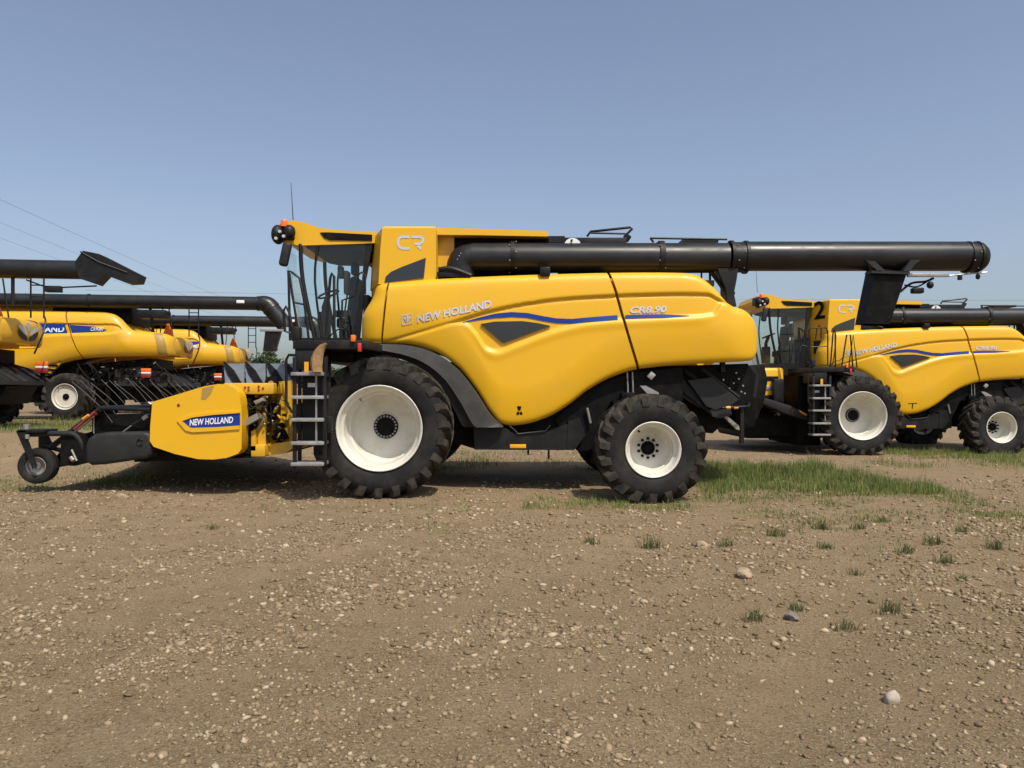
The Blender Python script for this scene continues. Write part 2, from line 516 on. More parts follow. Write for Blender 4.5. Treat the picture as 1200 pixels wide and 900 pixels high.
def ground_mat():
    m = bpy.data.materials.new('gravel_ground')
    m.use_nodes = True
    t = m.node_tree
    p = t.nodes['Principled BSDF']
    p.inputs['Roughness'].default_value = 0.95
    p.inputs['Specular IOR Level'].default_value = 0.15
    tc = t.nodes.new('ShaderNodeTexCoord')
    def nz(scale, detail=8, rough=0.6):
        n = t.nodes.new('ShaderNodeTexNoise')
        n.inputs['Scale'].default_value = scale; n.inputs['Detail'].default_value = detail; n.inputs['Roughness'].default_value = rough
        t.links.new(tc.outputs['Object'], n.inputs['Vector'])
        return n
    def ramp(src, a, b):
        r = t.nodes.new('ShaderNodeMapRange')
        r.inputs['From Min'].default_value = a; r.inputs['From Max'].default_value = b
        t.links.new(src, r.inputs['Value'])
        return r.outputs['Result']
    def mix(f, a, b):
        x = t.nodes.new('ShaderNodeMix'); x.data_type = 'RGBA'
        t.links.new(f, x.inputs['Factor'])
        for s, q in (('A', a), ('B', b)):
            if isinstance(q, tuple): x.inputs[s].default_value = (*q, 1)
            else: t.links.new(q, x.inputs[s])
        return x.outputs['Result']
    big = nz(0.35, 5); med = nz(2.2, 8, 0.7); fine = nz(45, 6, 0.75)
    base = mix(ramp(big.outputs['Fac'], 0.35, 0.65), (0.250, 0.175, 0.100), (0.320, 0.232, 0.140))
    base = mix(ramp(med.outputs['Fac'], 0.42, 0.72), base, (0.195, 0.134, 0.076))
    base = mix(ramp(fine.outputs['Fac'], 0.50, 0.64), base, (0.39, 0.300, 0.180))
    mp = t.nodes.new('ShaderNodeMapping'); mp.inputs['Rotation'].default_value = (0, 0, R(-58)); mp.inputs['Scale'].default_value = (0.10, 0.75, 1.0)
    t.links.new(tc.outputs['Object'], mp.inputs['Vector'])
    ln = t.nodes.new('ShaderNodeTexNoise'); ln.inputs['Scale'].default_value = 1.3; ln.inputs['Detail'].default_value = 3
    t.links.new(mp.outputs['Vector'], ln.inputs['Vector'])
    lane = ramp(ln.outputs['Fac'], 0.50, 0.62)
    base = mix(lane, base, mix(ramp(med.outputs['Fac'], 0.3, 0.8), (0.300, 0.216, 0.128), (0.250, 0.175, 0.100)))
    gap_shade = nz(75, 5, 0.75)
    base = mix(ramp(gap_shade.outputs['Fac'], 0.54, 0.64), base, (0.080, 0.052, 0.030))  # dark specks paint the shadowed gaps between stones into the colour
    vo = t.nodes.new('ShaderNodeTexVoronoi')
    vo.inputs['Scale'].default_value = 46
    t.links.new(tc.outputs['Object'], vo.inputs['Vector'])
    peb = t.nodes.new('ShaderNodeMath'); peb.operation = 'LESS_THAN'; peb.inputs[1].default_value = 0.30
    t.links.new(vo.outputs['Distance'], peb.inputs[0])
    sel = t.nodes.new('ShaderNodeMath'); sel.operation = 'MULTIPLY'
    sepc = t.nodes.new('ShaderNodeSeparateColor')
    t.links.new(vo.outputs['Color'], sepc.inputs[0])
    gt = t.nodes.new('ShaderNodeMath'); gt.operation = 'GREATER_THAN'; gt.inputs[1].default_value = 0.35
    t.links.new(sepc.outputs[0], gt.inputs[0])
    t.links.new(peb.outputs[0], sel.inputs[0]); t.links.new(gt.outputs[0], sel.inputs[1])
    pc = mix(sepc.outputs[1], (0.14, 0.098, 0.058), (0.40, 0.31, 0.20))
    base = mix(sel.outputs[0], base, pc)
    t.links.new(base, p.inputs['Base Color'])
    ad = t.nodes.new('ShaderNodeMath'); ad.operation = 'ADD'
    mu = t.nodes.new('ShaderNodeMath'); mu.operation = 'MULTIPLY'; mu.inputs[1].default_value = 0.5
    t.links.new(sel.outputs[0], mu.inputs[0])
    t.links.new(fine.outputs['Fac'], ad.inputs[0]); t.links.new(mu.outputs[0], ad.inputs[1])
    b = t.nodes.new('ShaderNodeBump'); b.inputs['Strength'].default_value = 1.0; b.inputs['Distance'].default_value = 0.025
    t.links.new(ad.outputs[0], b.inputs['Height'])
    t.links.new(b.outputs['Normal'], p.inputs['Normal'])
    return m
gm.materials.append(ground_mat())

# ------------------------------------------------------------------ wheels
def tyre_mesh(Rr, w, rim, lugs, lh=0.05, lw=0.075):
    """axis y, outer face at y=0, inner at y=w; returns carcass+lugs"""
    h = Rr - rim
    def prof(t):       # half profile, t = -1 outer .. 1 inner
        return t
    pr = [(0.10 * w, rim - 0.015), (0.05 * w, rim + 0.02), (0.02 * w, rim + 0.22 * h), (0.0, rim + 0.45 * h), (0.015 * w, rim + 0.66 * h), (0.06 * w, Rr - lh - 0.055), (0.14 * w, Rr - lh - 0.018), (0.30 * w, Rr - lh - 0.004), (0.5 * w, Rr - lh)]
    full = pr + [(w - a, r) for a, r in pr[:-1][::-1]]
    mb = MB()
    mb.lathe(full, 72)
    mt = MB()
    for side in (0, 1):
        for k in range(lugs):
            a0 = 2 * math.pi * (k + 0.5 * side) / lugs
            span = 2 * math.pi / lugs * 1.25
            rows = []
            for j, t in enumerate((-0.04, 0.2, 0.5, 0.8, 0.97, 1.015)):
                yy = 0.5 * w + (t * 0.5 * w) * (-1 if side == 0 else 1)
                a = a0 + span * max(t, 0) ** 0.85
                rt = Rr - 0.006 * t * t if t < 0.9 else (Rr - 0.028 if t < 1.0 else Rr - 0.085)
                rb = Rr - lh - 0.03 if t < 0.9 else (Rr - lh - 0.07 if t < 1 else Rr - lh - 0.13)
                ww = lw * (1 + 0.35 * max(t, 0)) / Rr
                rows.append([(yy, rb, a - ww * 0.62), (yy, rt, a - ww * 0.42), (yy, rt, a + ww * 0.42), (yy, rb, a + ww * 0.62)])
            vs = [(r * math.cos(a), yy, r * math.sin(a)) for row in rows for (yy, r, a) in row]
            fs = []
            for j in range(len(rows) - 1):
                for c in range(3):
                    fs.append((j * 4 + c, j * 4 + c + 1, j * 4 + 5 + c, j * 4 + 4 + c))
            fs.append((0, 1, 2, 3)); e = (len(rows) - 1) * 4
            fs.append((e, e + 1, e + 2, e + 3))
            mt.add(vs, fs)
    return mb, mt
def rim_mesh(rim, w, dish, hub_r, bolts, y0, bf=0.84, bs=0.085):
    mb = MB()
    mb.lathe([(0.12 * w, rim - 0.035), (0.06 * w, rim - 0.02), (y0 - 0.012, rim + 0.012), (y0 - 0.018, rim + 0.002), (y0, rim - 0.022), (y0 + 0.05, rim - 0.035),
              (y0 + 0.09, rim - 0.05), (y0 + 0.11, rim - 0.075), (y0 + 0.35 * dish, rim * 0.865), (dish * 0.62, rim * 0.84), (dish * 0.66, rim * 0.80), (dish * 0.90, rim * 0.78), (dish * 0.95, rim * 0.74), (dish, rim * 0.60), (dish + 0.012, hub_r * 0.9), (dish + 0.012, 0.01)], 64)
    mb.lathe([(dish * 0.9, rim * 0.785), (w * 0.9, rim * 0.85), (w * 0.97, rim), (w * 0.9, rim - 0.005), (0.12 * w, rim - 0.035)], 48)
    hb = MB()
    hb.lathe([(dish + 0.012, hub_r), (dish - 0.015, hub_r * 0.99), (dish - 0.02, hub_r * 0.80), (dish - 0.008, hub_r * 0.66), (dish - 0.03, hub_r * 0.60), (dish - 0.035, hub_r * 0.3), (dish - 0.035, 0.004)], 40)
    bt = MB()
    va = 2.2; bt.tube([(math.cos(va) * rim * 0.86, 0.30 * dish, math.sin(va) * rim * 0.86), (math.cos(va) * rim * 0.78, 0.28 * dish, math.sin(va) * rim * 0.78)], 0.014, 6)
    for k in range(bolts):
        a = 2 * math.pi * (k + 0.5) / bolts
        c = (math.cos(a) * hub_r * bf, dish - 0.02, math.sin(a) * hub_r * bf)
        bt.lathe([(-0.016, 0.004), (-0.016, hub_r * bs), (0.03, hub_r * bs * 1.1)], 8, c)
    return mb, hb, bt
TY = {}
def wheel(parent, c, kind, rz=0.0, name='wheel'):
    if kind not in TY:
        if kind == 'front':
            ca, tr = tyre_mesh(1.03, 0.80, 0.61, 23, 0.05, 0.085); rm = rim_mesh(0.61, 0.80, 0.62, 0.185, 20, 0.03)
        elif kind == 'rear':
            ca, tr = tyre_mesh(0.82, 0.68, 0.40, 19, 0.05, 0.085); rm = rim_mesh(0.40, 0.68, 0.40, 0.105, 10, 0.03, 1.38, 0.19)
        else:
            ca, tr = tyre_mesh(0.76, 0.55, 0.41, 18, 0.045, 0.08); rm = rim_mesh(0.41, 0.55, 0.10, 0.10, 10, 0.03)
        TY[kind] = [ca.mesh('tyre', 40), tr.mesh('tread', 30), rm[0].mesh('rim', 35), rm[1].mesh('hub', 35), rm[2].mesh('wheel_nut', 35)]
        for me, mm in zip(TY[kind], ('rubber', 'rubber_tread', 'cream', 'dark_metal', 'alu' if kind == 'front' else 'dark_metal')):
            me.materials.append(M[mm])
    w = bpy.data.objects.new(name, None)
    C.objects.link(w)
    w.parent = parent
    w.location = OFF[parent.name] + Vector(c)
    w.rotation_euler = (0, 0, rz)
    for nm, me in zip(('tyre', 'tread', 'rim', 'hub', 'wheel_nuts'), TY[kind]):
        o = bpy.data.objects.new(nm, me)
        C.objects.link(o)
        o.parent = w
        if nm == 'wheel_nuts': o['kind'] = 'stuff'
        o.rotation_euler = (0, random.uniform(0, 1), 0) if nm in ('tyre',) else (0, 0, 0)
    return w

# ------------------------------------------------------------------ cab, shared by all machines
def build_cab(root, dx=0.0, mirror_near=True):
    def Q(px, py, y): v = P3(px, py, y); v.x += dx; return v
    def poly(pts, y): return [(a + dx, b) for a, b in PL(pts, y)]
    yn, yf = 0.95, 2.60
    # roof: thick shaped cap
    roof = MB()
    prof = [(330, 262), (345, 258.5), (360, 262), (375, 267.5), (400, 270), (440, 272), (440, 285), (400, 286.5), (350, 288), (333, 283), (324, 272)]
    roof.prism(poly(prof, yn), yn - 0.02, yf + 0.02, 0.05, 3)
    rf = part('cab_roof', roof, 'yellow', root)
    m = MB(); m.prism(poly([(375, 272.5), (384, 272.2), (436, 275), (436, 282.2), (386, 281.5), (380, 279)], yn - 0.03), yn - 0.035, yn + 0.02, 0.0)
    part('roof_vent', m, 'dark_metal', rf)
    m = MB(); m.prism(poly([(354, 284), (437, 281), (437, 295), (375, 294), (360, 291)], yn + 0.06), yn + 0.06, yf - 0.06)
    part('cab_headliner', m, 'seat', root)
    # pillars
    for y in (yn, yf):
        m = MB(); m.tube([Q(352, 286, yn).xyz + Vector((0, y - yn, 0)), Q(355, 330, yn) + Vector((0, y - yn, 0)), Q(369, 398, yn) + Vector((0, y - yn, 0))], 0.035, 8, 4)
        part('front_pillar', m, 'black', root)
    for y in (yn, yf):
        m = MB(); m.prism(poly([(428, 284), (437, 284), (428, 330), (421, 400), (412, 400), (424, 330)], yn), y, y + 0.06)
        part('rear_pillar', m, 'black', root)
    for y in (yn, yf):
        a = y - yn
        m = MB(); m.tube([Q(372, 289, yn) + Vector((0, a, 0)), Q(369, 330, yn) + Vector((0, a, 0)), Q(377, 396, yn) + Vector((0, a, 0))], 0.020, 6, 3)
        part('door_frame', m, 'black', root)
    # glass: side, windshield (bowed), rear
    for y in (yn + 0.03, yf + 0.03):
        m = MB(); m.add([(a, y, b) for a, b in poly([(354, 287), (434, 286), (420, 399), (369, 399), (356, 335)], yn)], [(0, 1, 2, 3, 4)])
        part('side_glass', m, 'glass', root)
    ws = MB(); nw = 14; rows = [(286, 350), (300, 346), (330, 350), (360, 357), (398, 368)]
    vs = []
    for py, px in rows:
        for k in range(nw + 1):
            t = -1 + 2 * k / nw
            b = 0.34 * (1 - abs(t) ** 2.6)
            v = Q(px, py, yn)
            vs.append((v.x - b, yn + (yf - yn) * k / nw, v.z))
    fs = [(j * (nw + 1) + k, j * (nw + 1) + k + 1, (j + 1) * (nw + 1) + k + 1, (j + 1) * (nw + 1) + k) for j in range(len(rows) - 1) for k in range(nw)]
    ws.add(vs, fs)
    part('windshield', ws, 'glass', root, 60)
    # cab floor, rear wall with window, seat, steering column
    m = MB(); m.prism(poly([(352, 396), (430, 396), (430, 420), (352, 420)], yn), yn - 0.02, yf, 0.02)
    part('cab_base', m, 'black', root)
    m = MB(); m.box(Q(425, 400, yn).x, Q(431, 400, yn).x, yn + 0.05, yf, Z(400, yn), Z(345, yn)); m.box(Q(425, 400, yn).x, Q(431, 400, yn).x, yn + 0.05, yf, Z(305, yn), Z(285, yn))
    part('cab_rear_wall', m, 'black', root)
    st = MB()
    st.box(Q(396, 0, 1.7).x, Q(418, 0, 1.7).x, 1.55, 2.1, Z(385, 1.7), Z(373, 1.7), 0.04)
    st.box(Q(410, 0, 1.7).x, Q(419, 0, 1.7).x, 1.55, 2.1, Z(376, 1.7), Z(325, 1.7), 0.04, rot=Matrix.Rotation(R(6), 3, 'Y'))
    st.box(Q(398, 0, 1.7).x, Q(414, 0, 1.7).x, 1.65, 2.0, Z(398, 1.7), Z(385, 1.7))
    st.box(Q(392, 0, 1.5).x, Q(412, 0, 1.5).x, 1.42, 1.52, Z(372, 1.5), Z(364, 1.5), 0.02)
    st.box(Q(411, 0, 1.7).x, Q(418, 0, 1.7).x, 1.68, 1.98, Z(322, 1.7), Z(306, 1.7), 0.03)
    part('operator_seat', st, 'seat', root)
    sc = MB()
    sc.tube([Q(382, 398, 1.8), Q(380, 360, 1.8), Q(385, 346, 1.8)], 0.05, 8)
    sc.tube([Q(385, 345, 1.8) + Vector((0.19 * math.cos(a) * 0.9, 0.19 * math.sin(a), 0.19 * math.cos(a) * 0.35)) for a in np.linspace(0, 2 * math.pi, 17)], 0.018, 6)
    sc.box(Q(374, 0, 1.8).x, Q(386, 0, 1.8).x, 1.65, 1.95, Z(398, 1.8), Z(366, 1.8), 0.03)
    part('steering_column', sc, 'seat', root)
    mo = MB()
    mo.box(Q(404, 0, 1.2).x, Q(409, 0, 1.2).x, 1.10, 1.34, Z(345, 1.2), Z(318, 1.2), 0.015)
    mo.box(Q(396, 0, 1.2).x, Q(402, 0, 1.2).x, 1.15, 1.3, Z(326, 1.2), Z(312, 1.2), 0.015)
    mo.tube([Q(407, 345, 1.2), Q(404, 365, 1.2), Q(406, 390, 1.2)], 0.015, 6)
    part('monitor', mo, 'seat', root)
    # lamp cluster, mirror, beacon, antenna
    lc = MB()
    lc.ball(Q(326, 275, yn - 0.1), 0.11, 0.16, 0.16, 14)
    lc.ball(Q(339, 272, yn - 0.15), 0.10, 0.10, 0.12, 14)
    lc.box(Q(322, 0, yn).x, Q(346, 0, yn).x, yn - 0.05, yn + 0.2, Z(282, yn), Z(266, yn), 0.03)
    o = part('lamp_cluster', lc, 'black', root)
    for px, py in ((323, 279), (327.5, 271), (332, 276.5)):
        c = Q(px, py, yn - 0.27)
        lm = MB(); lm.lathe([(0, 0.003), (0, 0.024), (0.05, 0.026)], 12, c)
        part('work_lamp', lm, 'silver', o)
    b = MB(); c = Q(333, 263, yn - 0.1)
    b.lathe([(0.0, 0.055), (0.05, 0.055), (0.075, 0.04), (0.08, 0.003)], 16, c, 'z')
    b.lathe([(-0.04, 0.07), (0.0, 0.07), (0.0, 0.05)], 16, c, 'z')
    part('beacon', b, 'orange', root)
    mi = MB(); a = Q(337, 283, yn - 0.2); z2 = Q(332, 313, yn - 0.2)
    mi.box(-0.075, 0.075, -0.06, 0.06, -0.20, 0.20, 0.05, 3, rot=Matrix.Rotation(R(12), 3, 'Y'), piv=(0, 0, 0))
    cc = (a + z2) / 2
    mi.v = [(v[0] + cc.x, v[1] + cc.y, v[2] + cc.z) for v in mi.v]
    part('mirror', mi, 'charcoal', root)
    an = MB(); an.tube([Q(343.5, 258, 1.3), Q(341, 214, 1.3)], 0.008, 6, 0, 0.004)
    part('antenna', an, 'black', root)

# ------------------------------------------------------------------ the newer machine
B_top = pchip([(440, 331), (455, 330), (500, 326), (545, 323.5), (620, 320.5), (716, 318), (760, 317.5), (800, 318), (816, 320), (828, 326), (840, 338), (850, 351), (858, 358), (868, 361), (876, 366), (884, 378), (888, 396), (890, 402)])
B_bot = pchip([(440, 401), (448, 401.5), (470, 402), (490, 405), (510, 412), (535, 429), (558, 457), (576, 485), (588, 497), (600, 499), (615, 497.5), (640, 490), (665, 476), (690, 457), (720, 441), (748, 432.5), (800, 427), (840, 424.5), (876, 422), (884, 416), (888, 405), (890, 402)])
seam = pchip([(300, 709), (318, 714), (345, 723), (385, 734), (432, 749), (450, 755)])
seam_l = pchip([(320, 456), (331, 455), (400, 447.5), (420, 445)])
ridge = pchip([(440, 402), (450, 399), (480, 390.5), (530, 376), (570, 364), (620, 353.5), (670, 347.5), (715, 345), (750, 343.5), (800, 342.5), (830, 343), (845, 350), (890, 352)])
low2 = pchip([(440, 402), (480, 392), (530, 380), (545, 381), (558, 393), (570, 410), (582, 413.5), (604, 406), (647, 390), (689, 380), (720, 377), (780, 374), (835, 370), (846, 356), (890, 352)])
S0 = (DB[0] + 0.15) / FPX
def B_dep(x, y):
    x = np.asarray(x, float); y = np.asarray(y, float)
    dt = (y - B_top(x)) * S0; db = (B_bot(x) - y) * S0
    d = 0.15 + 0.05 * np.clip(1 - dt / 0.75, 0, 1) ** 1.6 + 0.11 * np.exp(-np.clip(dt, 0, 9) / 0.040)
    d = d + 0.07 * np.clip(1 - db / 0.60, 0, 1) ** 1.6 + 0.06 * np.exp(-np.clip(db, 0, 9) / 0.03)
    d = d + 0.038 * sm((y - ridge(x)) / 3.2) * sm((low2(x) - y) / 6.5 + 0.2) + 0.016 * np.exp(-((y - ridge(x) - 2.2) / 2.2) ** 2)
    d = d - 0.010 * np.exp(-((y - low2(x) - 3) / 5.0) ** 2) * sm((x - 540) / 40) * sm((850 - x) / 40)
    dr = (889.5 - x) * S0
    q = np.clip(1 - dr / 0.50, 0, 1)
    d = d + 0.42 * (1 - np.sqrt(np.clip(1 - q * q, 0, 1)))
    return d
def surf(eps=0.006):
    return lambda x, y: Vector((X(x), float(B_dep(x, y)) - eps, Z(y)))

WF, WR = -0.80, -0.60      # outer faces of the near tyres
def build_new(root, second=False):
    yl = 'yellow'
    pB = dict(top=B_top, bot=B_bot, xl=seam_l, xr=lambda y: seam(y) - 1.6, dep=B_dep, nu=190, nv=120, tox=X, toz=Z)
    pC = dict(top=B_top, bot=B_bot, xl=lambda y: seam(y) + 1.9, xr=lambda y: np.full_like(np.asarray(y, float), 889.2), dep=B_dep, nu=110, nv=90, tox=lambda x: X(x + 10.0 * np.clip((x - 830.0) / 60.0, 0, 1)), toz=Z)
    if 'B' not in TY:
        TY['B'] = panel(**pB); TY['C'] = panel(**pC); pB.update(nu=60, nv=40); pC.update(nu=40, nv=30)
        TY['Bm'] = panel(**pB, mirror=True); TY['Cm'] = panel(**pC, mirror=True)
        aL = pchip([(330, 438), (345, 434), (372, 421), (400, 419.5)])
        aT = pchip([(415, 334), (440, 331.5), (456, 330)]); aB = pchip([(415, 400), (430, 401), (456, 401.5)])
        def aD(x, y):
            x = np.asarray(x, float)
            q = np.clip(1 - (x - aL(y)) * S0 / 0.30, 0, 1)
            return B_dep(np.maximum(x, 450), np.clip(y, 331, 400)) + 0.25 * (1 - np.sqrt(np.clip(1 - q * q, 0, 1)))
        kw = dict(top=aT, bot=aB, xl=aL, xr=lambda y: seam_l(y) - 2.4, dep=aD, nu=40, nv=50, tox=X, toz=Z)
        TY['A'] = panel(**kw); TY['Am'] = panel(**kw, mirror=True)
    sp = part('side_panel', TY['B'], yl, root)
    rp = part('rear_panel', TY['C'], yl, root)
    cp = part('corner_panel', TY['A'], yl, root)
    part('side_panel', TY['Bm'], yl, root); part('rear_panel', TY['Cm'], yl, root); part('corner_panel', TY['Am'], yl, root)
    # inner body behind the panels
    xs = list(range(452, 712, 10))
    out = [(x, float(B_top(x)) + 7) for x in xs] + [(x, max(min(float(B_bot(x)) - 8, 492), float(B_top(x)) + 9)) for x in xs[::-1]]
    m = MB(); m.prism(PL(out, 0.15), 0.42, YM - 0.42)
    part('body_core', m, 'dark_metal', root)
    xs = list(range(712, 888, 8))
    out = [(x, float(B_top(x)) + 5) for x in xs] + [(x, float(B_bot(x)) - 11) for x in xs[::-1]]
    m = MB(); m.prism(PL(out, 0.15), 0.44, YM - 0.44, 0.03)
    part('rear_hood', m, yl, root)
    m = MB()
    m.box(X(447), X(845), 0.55, YM - 0.55, Z(331), Z(324)); m.box(X(660), X(800), 1.0, YM - 0.9, Z(324), Z(300), 0.05)
    part('engine_deck', m, 'charcoal', root)
    # decals and letters
    m = ribbon(densify([(542, 377.5), (560, 373.5), (580, 369.8), (600, 368.2), (618, 369.3), (636, 373.0), (652, 375.6), (670, 376.3), (695, 374.0), (724, 371.8)], 4), lambda t: 0.6 + 5.0 * min(1, t * 4), surf(0.010))
    part('blue_stripe', m, 'blue', sp)
    m = ribbon(densify([(733, 371.2), (760, 370.4), (808, 369.8)], 6), lambda t: 4.0 * min(1, (1 - t) * 3) + 0.5, surf(0.012))
    part('blue_stripe', m, 'blue', rp)
    m = MB(); tri = [(563.5, 379.5), (580, 376.8), (612, 376.2), (630, 378.5), (645, 381.8), (625, 389), (592, 401.2), (588, 400.8)]
    m.prism(PL(tri, 0.15), 0.150, 0.215, 0.012)
    part('side_window', m, 'tint', sp)
    sf = surf(0.012)
    m = text_on('NEW HOLLAND', (489, 378.5), (576, 360.5), 9.5, sf, 0.034)
    part('maker_lettering', m, 'silver', sp, 0)
    m = ribbon([(471.5, 380.2), (471.5, 369.5), (482.5, 367.5), (482.5, 378.4), (471.5, 380.2)], 1.2, sf)
    for pts in ([(474, 371.5), (476.5, 377.8)], [(480.6, 370.2), (478.2, 377.4)], [(477.4, 369.6), (477.4, 378.2)]):
        r = ribbon(densify(pts, 4), lambda t: 2.0 * (1 - t) + 0.5, sf); m.add(r.v, r.f)
    part('leaf_emblem', m, 'silver', sp, 0)
    m = text_on('CR8.90', (739, 367.0), (782, 366.0), 8.0, sf, 0.026, 0.25)
    part('model_lettering', m, 'silver', rp, 0)
    s2 = surf(0.005)
    if not second:
        m = MB()
        for q in ([(606, 476), (611, 476), (610, 481), (607, 481)], [(606, 482.5), (608.6, 482.5), (608.6, 486), (605, 486)], [(609.4, 482.5), (611.5, 482.5), (612.5, 486), (609.4, 486)]):
            r = flatpoly(q, s2); m.add(r.v, r.f)
    else:
        m = MB()
        for q in ([(600, 476), (618, 475), (618, 476.5), (600, 477.5)], [(608, 477), (610.5, 477), (610, 487), (608.5, 487)]):
            r = flatpoly(q, s2); m.add(r.v, r.f)
    part('warning_sticker', m, 'dark_metal', sp, 0)
    # fender over the front wheel
    fo = pchip([(428, 404), (447, 403.0), (470, 403.8), (490, 407), (510, 414), (535, 431), (558, 459), (576, 486.5), (590, 499.5)])
    m = MB(); n = 60; vs = []
    for k in range(n + 1):
        x = 428 + (590 - 428) * k / n; y = float(fo(x))
        g = float(fo(min(x + 1, 590))) - float(fo(max(x - 1, 428))); nn = Vector((-g, 2.0)).normalized()
        w = 6 + 32 * (k / n) ** 0.8
        for t, dy in ((0, 0.30), (0, 0.13), (0.05, 0.085), (0.66, 0.04), (0.72, 0.075), (1.0, 0.13), (1.0, 0.85)):
            vs.append((X(x + nn.x * w * t), dy, Z(min(y + nn.y * w * t, 500.5))))
    m.add(vs, [(7 * k + c, 7 * k + c + 1, 7 * k + c + 8, 7 * k + c + 7) for k in range(n) for c in range(6)])
    part('fender', m, 'fender', root, 30)
    # chassis under the panels
    m = MB(); m.prism(PL([(462, 424), (474, 500), (556, 526), (700, 526), (700, 470), (740, 440), (740, 425)], 0.5), 0.50, YM - 0.5)
    part('chassis', m, 'dark_metal', root)
    m = MB(); m.prism(PL([(555, 500), (593, 502), (600, 507), (606, 509), (640, 507), (665, 497), (678, 492), (684, 512), (672, 527.5), (556, 527)], 0.22), 0.22, 0.8, 0.02)
    o = part('lower_skirt', m, 'black', root)
    m = MB(); m.prism(PL([(666, 494), (680, 490), (686, 510), (673, 527.5), (664, 527)], 0.2), 0.205, 0.7, 0.015)
    part('skirt_end_cap', m, 'black', o)
    m = MB(); m.box(X(597.5), X(616.5), 0.195, 0.225, Z(525.5), Z(521), 0.004)
    part('side_reflector', m, 'amber', o)
    m = MB(); m.tube(densify([(597, 499), (604, 505), (607, 508.5), (640, 505), (645, 500)], 2) and [P3(a, b, 0.2) for a, b in [(597, 499), (604, 505), (607, 508.5), (640, 505), (645, 498)]], 0.012, 6)
    part('skirt_latch_rod', m, 'charcoal', o)
    for px, e in ((619, 533), (643, 538)):
        m = MB(); m.cyl(P3(px, 525, 0.4), P3(px, e, 0.4), 0.017, 6)
        part('drain_plug', m, 'dark_metal', root)
    m = MB(); m.prism(PL([(650, 492), (672, 470), (694, 450), (748, 436), (800, 430), (800, 470), (716, 470), (700, 500), (690, 528), (676, 528)], 0.42), 0.42, 0.50, 0.01)
    part('rear_skirt_plate', m, 'dark_metal', root)
    for a, b, rr in (((735, 436), (736, 462), 0.014), ((741, 436), (742, 460), 0.014), ((688, 478), (692, 496), 0.022)):
        m = MB(); m.tube([P3(*a, 0.36), P3(*b, 0.36)], rr, 8)
        part('gas_strut', m, 'steel', root)
    m = MB(); m.box(X(730), X(746), 0.3, 0.45, Z(470), Z(460), 0.01)
    part('strut_mount', m, 'dark_metal', root)
    m = MB(); m.prism(PL([(750, 452), (757, 452), (772, 460), (772, 465), (760, 463)], 0.2), 0.2, 0.34, 0.006)
    m.box(X(762), X(769), 0.3, 0.36, Z(444), Z(436), 0.004, rot=Matrix.Rotation(R(40), 3, 'Y'))
    part('bracket', m, 'steel', root)
    # axles
    m = MB()
    xq = X(444, WF)
    m.cyl((xq, -0.2, 1.012), (xq, YM + 0.2, 1.012), 0.17, 16)
    m.box(xq - 0.3, xq + 0.3, 0.5, YM - 0.5, 0.75, 1.5, 0.03)
    part('front_axle', m, 'dark_metal', root)
    m = MB(); xr = X(766, WR)
    m.box(xr - 0.13, xr + 0.13, -0.1, YM + 0.1, 0.62, 0.86, 0.03)
    m.tube([(xr + 0.2, 0.4, 0.75), (xr + 0.2, YM - 0.4, 0.75)], 0.03, 8)
    m.box(xr - 0.2, xr + 0.2, 1.3, 2.4, 0.75, 1.5, 0.03)
    part('rear_axle', m, 'dark_metal', root)
    xf = X(444, WF)
    wheel(root, (xf + (0.12 if second else 0), WF - (0.28 if second else 0), 1.012), 'front'); wheel(root, (xf, YM - WF, 1.012), 'front', math.pi)
    wheel(root, (xr, WR, 0.690), 'rear', R(2)); wheel(root, (xr, YM - WR, 0.690), 'rear', math.pi + R(2))
    # straw chopper and spreader
    m = MB()
    m.prism(PL([(745, 430), (876, 426), (886, 440), (882, 468), (868, 476), (840, 474), (800, 450), (760, 440)], 0.7), 0.7, YM - 0.7)
    m.prism(PL([(745, 450), (835, 470), (850, 495), (835, 508), (760, 500)], 0.9), 0.9, YM - 0.9)
    ch = part('straw_chopper', m, 'dark_metal', root)
    m = MB()
    for a, b, c, y in (((770, 436), (842, 490), 5, 0.62), ((802, 434), (858, 476), 3, 0.6), ((822, 432), (866, 466), 3, 0.58)):
        p, q = P3(*a, y), P3(*b, y)
        m.tube([p, q], 0.03, 4)
    part('rib', m, 'charcoal', ch)
    m = MB(); m.prism(PL([(806, 446), (835, 442), (866, 468), (858, 474), (838, 480), (828, 476)], 0.56), 0.56, 0.66, 0.01)
    part('chopper_guard', m, 'charcoal', ch)
    m = MB(); m.prism(PL([(768, 446), (800, 444), (833, 476), (820, 478)], 0.64), 0.64, 0.7, 0.01)
    part('chopper_plate', m, 'black', ch)
    m = MB(); m.prism(PL([(832, 480), (856, 478), (858, 486), (845, 490), (835, 488)], 0.58), 0.58, 0.8, 0.01)
    part('chopper_lip', m, 'charcoal', ch)
    m = MB(); m.tube([P3(846, 478, 0.5), P3(871, 476.5, 0.5), P3(877, 476, 0.55), P3(878, 473, 0.6)], 0.022, 8)
    o = part('marker_rod', m, 'black', ch)
    for px in (851, 860):
        m = MB(); m.tube([P3(px, 477.8, 0.5), P3(px + 5, 477.5, 0.5)], 0.024, 8)
        part('marker_band', m, 'amber', o)
    m = MB(); m.prism(PL([(848, 488), (853, 488), (866, 499), (867, 504), (863, 503)], 0.7), 0.7, 0.8, 0.005)
    part('spreader_blade', m, 'steel', ch)
    m = MB(); m.box(X(845, 0.6), X(850, 0.6), 0.6, 0.7, Z(436, 0.6), Z(424, 0.6))
    m.box(X(868, 0.8), X(872, 0.8), 0.8, 0.9, Z(520, 0.8), Z(470, 0.8))
    m.prism(PL([(858, 430), (884, 428), (890, 440), (886, 466), (866, 462)], 0.75), 0.745, 0.80, 0.01)
    part('chopper_side', m, 'black', ch)
